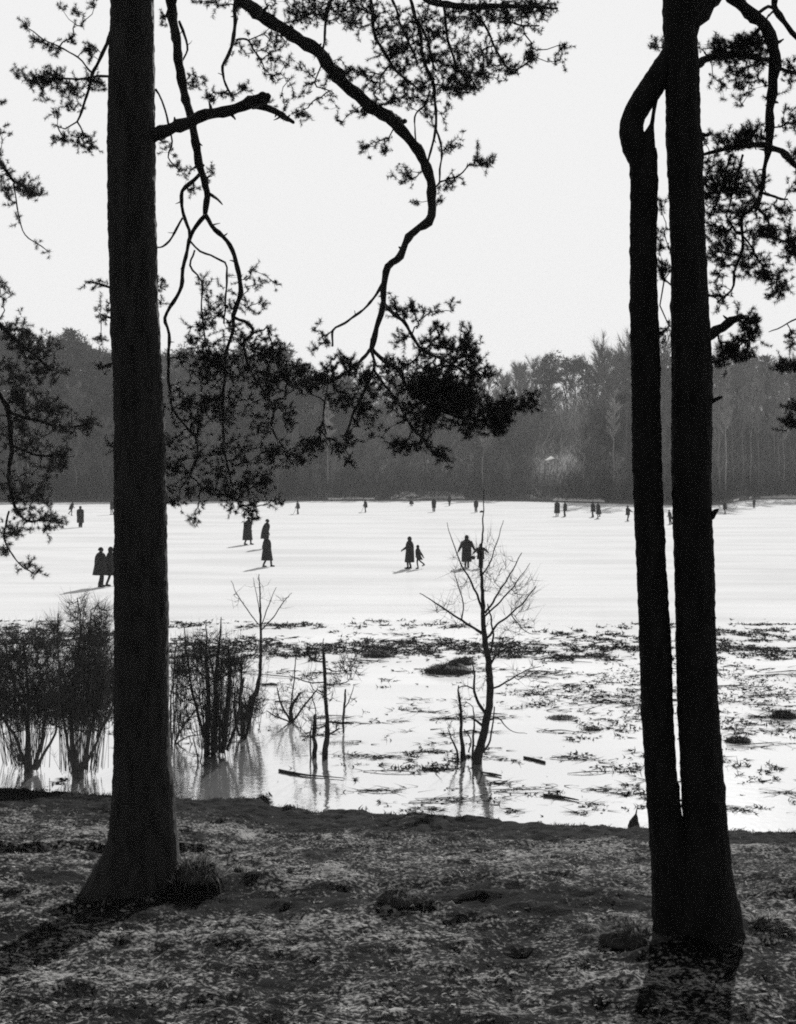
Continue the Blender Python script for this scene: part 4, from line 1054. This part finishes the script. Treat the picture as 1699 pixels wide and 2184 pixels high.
tussock(1570, 2066, 110, 20, 240, "low dark grass at the very foot of the twin pine, right half", True, 9.9, (.0, .4))
tussock(1640, 2000, 95, 50, 420, "tuft of long dry grass against the right foot of the twin pine", True, 10.2, (.1, .9), lean=(.5, -.2))
tussock(1352, 2030, 150, 50, 600, "dark grass heap against the left foot of the twin pine", True, 10.1, (.0, .35))

# pointed stump at the edge of the ice
def stump():
    b = on_ice(1352, 1764)
    root_mb = MB(); Y = b[1]; s = 1 / F * Y
    rings = []
    for z, w, x in ((-.02, 12, 0), (5 * s, 12, 0), (12 * s, 10, 1), (20 * s, 6, 3), (28 * s, 2, 5), (44 * s, .7, 8)):
        rings.append([(x * s + w * s * math.cos(a) * (1 + .2 * nz(math.cos(a) * 2, math.sin(a) * 2, z * 20)), w * s * .8 * math.sin(a), z) for a in np.arange(14) / 14 * 6.283])
    root_mb.rings(rings)
    o = root_mb.build("stump", M['wood']); o.location = b
    tag(o, "small pointed black stump sticking out of the ice left of the twin pine's foot", "stump")
stump()

# ------------------------------------------------------------------ grass of the bank
def bank_grass():
    mb = MB()
    clumps = 30000
    u = rng.random(clumps)
    Y = 7.2 + (21.3 - 7.2) * u ** 1.2
    X = rng.uniform(-.33, .33, clumps) * Y
    Bs, Ds, Ls, Ws, Ts, Dr = [], [], [], [], [], []
    for x, y in zip(X, Y):
        z = ground_z(x, y)
        if z < .03: continue
        v = litter_shade_tone(x, y) - .24 + 2.0 * nz(x * 10, y * 10, 6) + .1 * rng.normal()
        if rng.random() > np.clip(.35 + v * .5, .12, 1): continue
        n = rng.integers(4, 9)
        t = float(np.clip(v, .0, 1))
        sz = (.55 + .5 * rng.random() + .3 * max(0, nz(x * 1.3, y * 1.3, 40))) * (1 + .15 * (y - 8) / 6)
        az = rng.choice((0, math.pi)) + rng.normal() * .7; ln = rng.uniform(.6, 1.6)
        for _ in range(n):
            Bs.append((x + rng.normal() * .028, y + rng.normal() * .028, z - .006))
            Ds.append((math.cos(az) * ln + rng.normal() * .5, math.sin(az) * ln * .8 + rng.normal() * .5, .06 + .3 * rng.random()))
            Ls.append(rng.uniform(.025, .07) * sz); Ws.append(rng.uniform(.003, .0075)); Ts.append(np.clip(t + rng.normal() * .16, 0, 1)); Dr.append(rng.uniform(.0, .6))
    for _ in range(1500):                        # ragged dark fringe along the water
        x = rng.uniform(-7.2, 6.6); yp = 20.0 + .75 * rng.random() ** .7
        if nz(x * 1.6, 7.7, 3) + .25 * rng.normal() < -.12: continue
        y = yp - .2 * x + (.42 if x < -2.0 else 0); z = ground_z(x, y)
        if z < -.06: continue
        for _k in range(6):
            Bs.append((x + rng.normal() * .03, y + rng.normal() * .03, max(z, -.01) - .01)); Ds.append((rng.normal() * .7, rng.normal() * .7, .7))
            Ls.append(rng.uniform(.03, .13)); Ws.append(rng.uniform(.005, .012)); Ts.append(rng.uniform(0, .12)); Dr.append(rng.uniform(.1, .8))
    mb.bent_blades(np.array(Bs), np.array(Ds), np.array(Ls), np.array(Ws), np.array(Dr), np.array(Ts))
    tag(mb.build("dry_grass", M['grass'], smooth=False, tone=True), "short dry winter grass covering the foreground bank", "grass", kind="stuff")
bank_grass()

# ------------------------------------------------------------------ people on the ice
def skin_mesh(name, verts, edges, radii, mat, parent, sub=1):
    me = bpy.data.meshes.new(name)
    me.from_pydata([tuple(v) for v in verts], edges, [])
    o = bpy.data.objects.new(name, me); COL.objects.link(o); o.parent = parent
    m = o.modifiers.new("skin", 'SKIN'); m.use_smooth_shade = True
    if not me.skin_vertices: me.skin_vertices.new() if hasattr(me.skin_vertices, 'new') else None
    for k, r in enumerate(radii):
        me.skin_vertices[0].data[k].radius = (r, r)
        me.skin_vertices[0].data[k].use_root = (k == 0)
    s = o.modifiers.new("smooth", 'SUBSURF'); s.levels = sub; s.render_levels = sub
    me.materials.append(mat)
    return o

def person(dx, dy, hpx, phi, label, lean=.0, feet=((.12, 0, 0), (-.12, 0, 0)), hands=((.08, .03, .86), (-.04, .03, .86)), hem=.3, flare=1.2, hat='cap',
           group="people on the frozen lake", coat='wool', bulk=1.0, legs='stocking', crouch=1.0, sleeve=.05):
    base = on_ice(dx, dy); Y = base[1]
    S = hpx / F * Y / 1.72
    root = empty("person", base, label, "person", group)
    root.rotation_euler = (0, 0, R(phi)); root.scale = (S, S, S)
    L = lean
    c = crouch
    bulk *= 1.2
    V = [(L * .15, 0, .93 * c), (L * .6, 0, 1.2 * c), (L * .9, 0, 1.36 * c), (L, 0, 1.45 * c), (L * 1.1 + .02, 0, 1.53 * c), (L * 1.1 + .01, 0, 1.63 * c), (L * 1.1 + .11, 0, 1.565 * c), (L * 1.1 + .01, .085, 1.57 * c), (L * 1.1 + .01, -.085, 1.57 * c)]
    Rr = [.13, .13, .12, .055, .08, .075, .016, .018, .018]
    Rr[4], Rr[5] = .092, .086
    E = [(0, 1), (1, 2), (2, 3), (3, 4), (4, 5), (4, 6), (4, 7), (4, 8)]
    leg_paths, arm_paths = [], []
    for sgn, (ff, fs, fz) in zip((1, -1), feet):
        hipp = np.array((L * .12, sgn * .09, .86 * c)); ank = np.array((ff, sgn * (.09 + fs), .09 + fz))
        knee = (hipp + ank) / 2 + np.array((.07 + .3 * fz + (1 - c) * .5, 0, .02))
        toe = ank + np.array((.15, 0, -.055 - .25 * fz)); 
        i0 = len(V); V += [hipp, knee, ank, toe]; Rr += [.085, .056, .038, .032]
        E += [(0, i0), (i0, i0 + 1), (i0 + 1, i0 + 2), (i0 + 2, i0 + 3)]
        leg_paths.append((hipp, knee, ank, toe))
    for sgn, (hf, hs, hz) in zip((1, -1), hands):
        sh = np.array((L * .85, sgn * .19, 1.36 * c)); hd = np.array((L * .7 + hf, sgn * (.22 + hs), hz * c))
        mid = (sh + hd) / 2
        gap = max(0, .56 - np.linalg.norm(hd - sh))
        el = mid + np.array((-.35 * gap - .02, sgn * .25 * gap, -.1 * gap))
        d = hd - el; d /= np.linalg.norm(d) + 1e-6
        side = np.array((1.0, 0, 0)) - d * d[0]; side /= np.linalg.norm(side) + 1e-6
        palm = hd + d * .06
        i0 = len(V); V += [sh, el, hd, palm]; Rr += [.06, .042, .03, .034]
        E += [(2, i0), (i0, i0 + 1), (i0 + 1, i0 + 2), (i0 + 2, i0 + 3)]
        for q, (o, ln) in enumerate(((-.03, .075), (-.01, .088), (.01, .085), (.03, .068))):
            f1 = palm + side * o * 1.2 + d * ln * .5; f2 = f1 + d * ln * .45 + np.array((0, -sgn * .025, -.01))
            j = len(V); V += [f1, f2]; Rr += [.009, .008]; E += [(i0 + 3, j), (j, j + 1)]
        th = hd + side * .05 + d * .05; j = len(V); V += [th, th + d * .035]; Rr += [.011, .009]; E += [(i0 + 2, j), (j, j + 1)]
        arm_paths.append((sh, el, hd))
    skin_mesh("body", V, E, Rr, M['skin'], root)
    # coat: shaped shell with sleeves
    mb = MB(); rings = []
    prof = [(1.5, .065, .07, 1), (1.45, .115, .14, .95), (1.39, .145, .19, .9), (1.28, .178, .215, .75), (1.12, .185, .212, .45), (1.0, .182, .208, .25), (.9, .187, .21, .12)]
    hz0 = .9
    for t in (.25, .5, .75, 1.0):
        k = 1 + (flare - 1) * t * .55
        prof.append((hz0 + (hem * 1.45 - hz0) * t, .19 * k, .21 * k, .12 * (1 - t)))
    fx = (feet[0][0] + feet[1][0]) * .5
    for q, (z, rx, ry, lk) in enumerate(prof):
        t = max(0, (q - 6) / 4)
        rings.append([(L * lk + fx * t * .6 + rx * bulk * math.cos(a) * (1 + .05 * t * math.sin(a * 7 + dx)), ry * bulk * math.sin(a) * (1 + .05 * t * math.sin(a * 5 + dy)), z * c) for a in np.arange(24) / 24 * 6.283])
    mb.rings(rings)
    for (sh, el, hd) in arm_paths:
        p, r = catmull([sh + np.array((0, 0, .01)), el, hd], [.085 * bulk, .065 + sleeve * .2, .05], .05)
        mb.tube(p, r, 10)
    mb.build("coat", M[coat], root)
    # legs and shoes
    mb = MB()
    w = (.10, .085, .075) if legs == 'trousers' else (.085, .058, .05)
    for (h_, k_, a_, t_) in leg_paths:
        p, r = catmull([h_, k_, a_], w, .06); mb.tube(p, r, 10)
    mb.build("trousers" if legs == 'trousers' else "stockings", M['wool'], root)
    for (h_, k_, a_, t_) in leg_paths:
        mb = MB()
        hl = a_ + np.array((-.06, 0, -.05))
        p, r = catmull([hl, a_ + np.array((.02, 0, -.04)), t_ + np.array((-.03, 0, .005)), t_ + np.array((.03, 0, 0))], [.036, .05, .042, .03], .03)
        mb.tube(p, r, 10)
        mb.build("shoe", M['leather'], root)
    hx, hzz = L * 1.1 + .012, 1.56 * c
    mb = MB(); rings = []
    for k in range(7):
        t = k / 6
        rr = math.cos(t * math.pi / 2 * .98)
        rings.append([(hx - .012 + (.125 if hat != 'hair' else .12) * max(.02, rr) * math.cos(a), (.115) * max(.02, rr) * math.sin(a), hzz + .02 + .145 * math.sin(t * math.pi / 2)) for a in np.arange(18) / 18 * 6.283])
    if hat == 'hat':
        rings.insert(0, [(hx + .16 * math.cos(a), .15 * math.sin(a), hzz + .025) for a in np.arange(18) / 18 * 6.283])
    if hat in ('hair', 'scarf'):
        b = .11 if hat == 'hair' else .125
        rings.insert(0, [(hx - .02 + b * .9 * math.cos(a), .108 * math.sin(a), hzz - .04) for a in np.arange(18) / 18 * 6.283])
        rings.insert(0, [(hx - .03 + b * .75 * math.cos(a), .09 * math.sin(a), hzz - .1) for a in np.arange(18) / 18 * 6.283])
    mb.rings(rings)
    mb.build({'hat': "hat", 'cap': "cap", 'hair': "hair", 'scarf': "headscarf"}[hat], M['wool'], root)
    return root, S

# nearest couple, half behind the thick pine trunk
person(214, 1252, 85, 30, "person in a flared dark overcoat and trousers, left of the couple beside the thick trunk", .03, ((.1, 0, 0), (-.06, 0, 0)), ((.28, -.1, 1.08), (.06, .02, .85)), .36, 1.5, 'cap', bulk=1.12, legs='trousers')
person(235, 1250, 84, 10, "person with thin legs in a narrow coat, right of the couple beside the thick trunk", .03, ((.22, 0, 0), (-.14, 0, 0)), ((.06, .02, .9), (.1, -.04, 1.0)), .33, 1.3, 'hair', bulk=.9)
person(172, 1125, 46, 80, "broad person in a dark coat standing alone on the ice left of the thick trunk", 0, ((.02, 0, 0), (-.02, 0, 0)), ((.02, .03, .85), (.02, .03, .85)), .26, 1.05, 'cap', legs='trousers', bulk=1.1)
person(152, 1100, 31, 20, "small skater bending forward far off on the left, behind the broad person", .18, ((.05, 0, 0), (-.3, 0, .2)), ((-.25, .05, 1.0), (.2, .0, 1.0)), .5, 1.1, 'cap')
person(240, 1098, 34, 170, "far figure in a flared short coat half hidden by the thick trunk's left edge", .03, ((.08, 0, 0), (-.1, 0, 0)), ((.05, .03, .86), (.05, .03, .86)), .42, 1.3, 'cap')
person(528, 1162, 60, 8, "person in a bell-shaped dark coat walking right, just below the hanging pine needles", .06, ((.22, 0, 0), (-.16, 0, 0)), ((.16, -.02, .9), (.16, -.02, .92)), .2, 1.35, 'cap', bulk=1.15)
person(565, 1170, 63, 10, "stooped person in a dark coat, seen over the head of the wide-skirted walker", .14, ((.12, 0, 0), (-.1, 0, 0)), ((.12, -.02, .9), (.12, -.02, .9)), .4, 1.15, 'cap', legs='trousers')
person(570, 1209, 69, 10, "walker in a short jacket and wide full skirt, standing in front of the stooped person", .0, ((.24, 0, 0), (-.2, 0, 0)), ((.1, .0, .98), (.04, .03, .96)), .24, 1.55, 'hair', bulk=1.05)
person(875, 1213, 69, 175, "adult in a long dark coat reaching one hand out, a striding child beside them", .02, ((.1, 0, 0), (-.04, 0, 0)), ((.34, -.05, 1.02), (-.06, .05, .9)), .24, 1.25, 'hair')
person(893, 1213, 51, 178, "child striding with one foot kicked up behind, beside the adult in the long coat", .04, ((.02, 0, 0), (-.42, 0, .22)), ((.1, .02, .95), (-.36, .02, .86)), .45, 1.1, 'hair', bulk=.9)
w_root, w_S = person(996, 1211, 70, -80, "adult in an ankle-length dark coat, both arms held out, holding a child's hand", 0, ((.04, -.03, 0), (-.02, -.03, 0)), ((.02, .2, .93), (.04, .24, .86)), .22, 1.12, 'scarf')
person(1026, 1211, 52, -85, "child with both arms stretched out, holding the hand of the adult in the ankle-length coat", 0, ((.04, .03, 0), (-.04, .02, 0)), ((0, .3, 1.08), (0, .3, 1.02)), .42, 1.2, 'scarf')
person(637, 1097, 29, 185, "far skater with a pale cap and a thin stick, right of the hanging needles", .1, ((.06, 0, 0), (.0, 0, 0)), ((.3, -.06, .85), (.22, -.06, .95)), .5, 1.0, 'cap', legs='trousers', coat='wool_grey')
person(602, 1081, 20, 60, "dark stocky figure far off just right of the lowest hanging needles", .02, ((.1, 0, 0), (-.05, 0, 0)), ((.05, .05, .9), (.05, .05, .9)), .2, 1.3, 'hat', bulk=1.3)
person(781, 1093, 28, 190, "far skater leaning on a thin stick in the middle of the ice, alone", .08, ((.04, 0, 0), (.0, 0, 0)), ((.3, -.06, .9), (.22, -.06, 1.0)), .45, 1.0, 'cap', legs='trousers')
person(879, 1079, 19, 150, "tiny dark figure crouching at the foot of the far shore", .25, ((.1, 0, 0), (-.1, 0, 0)), ((.2, .05, .6), (.2, .05, .6)), .3, 1.4, 'cap', crouch=.75, bulk=1.5)
person(926, 1092, 30, 95, "far slim figure against the snowy patch of the far bank, left of two", 0, ((.03, 0, 0), (-.03, 0, 0)), ((.03, .0, .86), (.03, .0, .86)), .35, 1.0, 'cap', legs='trousers')
person(959, 1079, 24, 60, "far figure at the shoreline below the snowy patch, right one of two", .03, ((.08, 0, 0), (-.08, 0, 0)), ((.1, .03, .86), (.03, .03, .9)), .4, 1.15, 'cap', legs='trousers')
person(1016, 1093, 29, 100, "far straight-legged figure just left of the tall sapling's tip", 0, ((.03, 0, 0), (-.03, 0, 0)), ((.03, .02, .86), (.03, .02, .86)), .45, 1.1, 'cap', legs='trousers')
person(1189, 1101, 34, 100, "far figure in a long dark coat, left one of the pair below the white awning", 0, ((.05, 0, 0), (-.05, 0, 0)), ((.03, .02, .86), (.03, .02, .86)), .22, 1.25, 'cap', bulk=1.15)
person(1206, 1102, 33, 170, "far slim figure in trousers, right one of the pair below the white awning", 0, ((.05, 0, 0), (-.02, 0, 0)), ((.05, -.02, .9), (.03, -.02, .86)), .45, 1.0, 'cap', legs='trousers')
person(1266, 1103, 34, 195, "far skater in a dark jacket, left one of the two gliding side by side", .05, ((.12, 0, 0), (-.05, 0, 0)), ((.22, .1, .95), (.03, .02, .86)), .4, 1.1, 'cap', legs='trousers', bulk=1.1)
person(1277, 1106, 36, 190, "far skater in a wide skirt, right one of the two gliding side by side", .04, ((.08, 0, 0), (-.2, 0, .2)), ((.1, .02, .9), (.03, .05, .86)), .3, 1.5, 'cap')
person(1340, 1111, 33, 20, "far skater reaching an arm towards the left stem of the twin pine", -.04, ((-.05, 0, 0), (-.1, 0, .05)), ((.5, .0, 1.05), (.42, .0, 1.02)), .45, 1.1, 'cap')
person(1430, 1118, 31, 160, "far skater seen in the gap between the two stems of the twin pine", .1, ((.0, 0, 0), (-.2, 0, .0)), ((.2, .02, .95), (-.1, .05, .86)), .4, 1.1, 'cap', legs='trousers')
person(1547, 1096, 28, 200, "far skater leaning forward right of the twin pine", .12, ((.05, 0, 0), (-.15, 0, .05)), ((-.1, .02, .92), (-.1, .02, .92)), .4, 1.15, 'cap', bulk=1.1)
person(1609, 1083, 20, 100, "tiny figure standing at the snowy end of the far shore, furthest right", 0, ((.03, 0, 0), (-.03, 0, 0)), ((.03, .02, .86), (.03, .02, .86)), .45, 1.1, 'cap', legs='trousers')

# the round bag swinging from the adult's hand, sticks of the skaters, a bundle left on the ice
def bag():
    b = on_ice(1009.5, 1211); Y = b[1]
    z = (1211 - 1189) / F * Y
    root = empty("handbag", (b[0], b[1] - .15, z), "small round dark bag hanging between the adult in the ankle-length coat and the child", "bag")
    mb = MB(); rings = []
    for k in range(9):
        t = -math.pi / 2 + math.pi * k / 8
        rings.append([(.12 * max(.05, math.cos(t)) * math.cos(a), .07 * max(.05, math.cos(t)) * math.sin(a), .11 * math.sin(t)) for a in np.arange(16) / 16 * 6.283])
    mb.rings(rings); mb.build("pouch", M['leather'], root)
    mb = MB(); p, r = catmull([(-.07, 0, .07), (-.05, 0, .22), (.0, 0, .3), (.05, 0, .22), (.07, 0, .07)], [.01] * 5, .03)
    mb.tube(p, r, 6); mb.build("handle", M['leather'], root)
bag()
def hockey_stick(dx, dy, top, label):
    a = on_ice(dx, dy); b = on_ice(*top[:2]); b = np.array((b[0], b[1], top[2] if len(top) > 2 else .9))
    p, r = catmull([b - a, (b - a) * .5, (0, 0, .04), (-.16, 0, .03), (-.3, 0, .03)], [.018, .018, .018, .022, .018], .06)
    mb = MB(); mb.tube(p, r, 7)
    o = mb.build("hockey_stick", M['wood']); o.location = a
    tag(o, label, "stick")
hockey_stick(626, 1097.5, (634, 1097.5, .95), "thin stick held low by the far skater with the pale cap")
hockey_stick(771, 1093.5, (778, 1093.5, .95), "thin stick held by the lone far skater in the middle of the ice")
def bundle(dx, dy, w, label):
    b = on_ice(dx, dy); s = w / F * b[1]
    mb = MB(); rings = []
    for k in range(7):
        t = k / 6 * math.pi / 2
        rings.append([(s * .5 * max(.04, math.cos(t)) * math.cos(a) * (1 + .2 * nz(math.cos(a) * 2, math.sin(a) * 2, t)), s * .35 * max(.04, math.cos(t)) * math.sin(a), s * .5 * math.sin(t) * (1 + .2 * nz(math.cos(a), math.sin(a), 5)) - .01) for a in np.arange(16) / 16 * 6.283])
    mb.rings(rings)
    o = mb.build("bundle", M['wool']); o.location = b
    tag(o, label, "bundle")
bundle(1028, 1093, 9, "small dark bundle left on the ice beside the far straight-legged figure")

# ------------------------------------------------------------------ air
HAZE = True
if HAZE:
    mb = MB()
    x0, x1, y0, y1, z0, z1 = -1550, 1550, -90, 3100, -3.2, 46
    mb.add([(x0, y0, z0), (x1, y0, z0), (x1, y1, z0), (x0, y1, z0), (x0, y0, z1), (x1, y0, z1), (x1, y1, z1), (x0, y1, z1)], None,
           [(0, 3, 2, 1), (4, 5, 6, 7), (0, 1, 5, 4), (1, 2, 6, 5), (2, 3, 7, 6), (3, 0, 4, 7)])
    hm = bpy.data.materials.new("haze_air"); hm.use_nodes = True
    N, L = hm.node_tree.nodes, hm.node_tree.links
    N.clear()
    o_ = N.new("ShaderNodeOutputMaterial"); pv = N.new("ShaderNodeVolumePrincipled")
    pv.inputs["Color"].default_value = (.9, .9, .9, 1)
    pv.inputs["Density"].default_value = .00034
    pv.inputs["Anisotropy"].default_value = .1
    L.new(pv.outputs[0], o_.inputs["Volume"])
    hz = mb.build("haze", hm, smooth=False)
    tag(hz, kind="stuff")
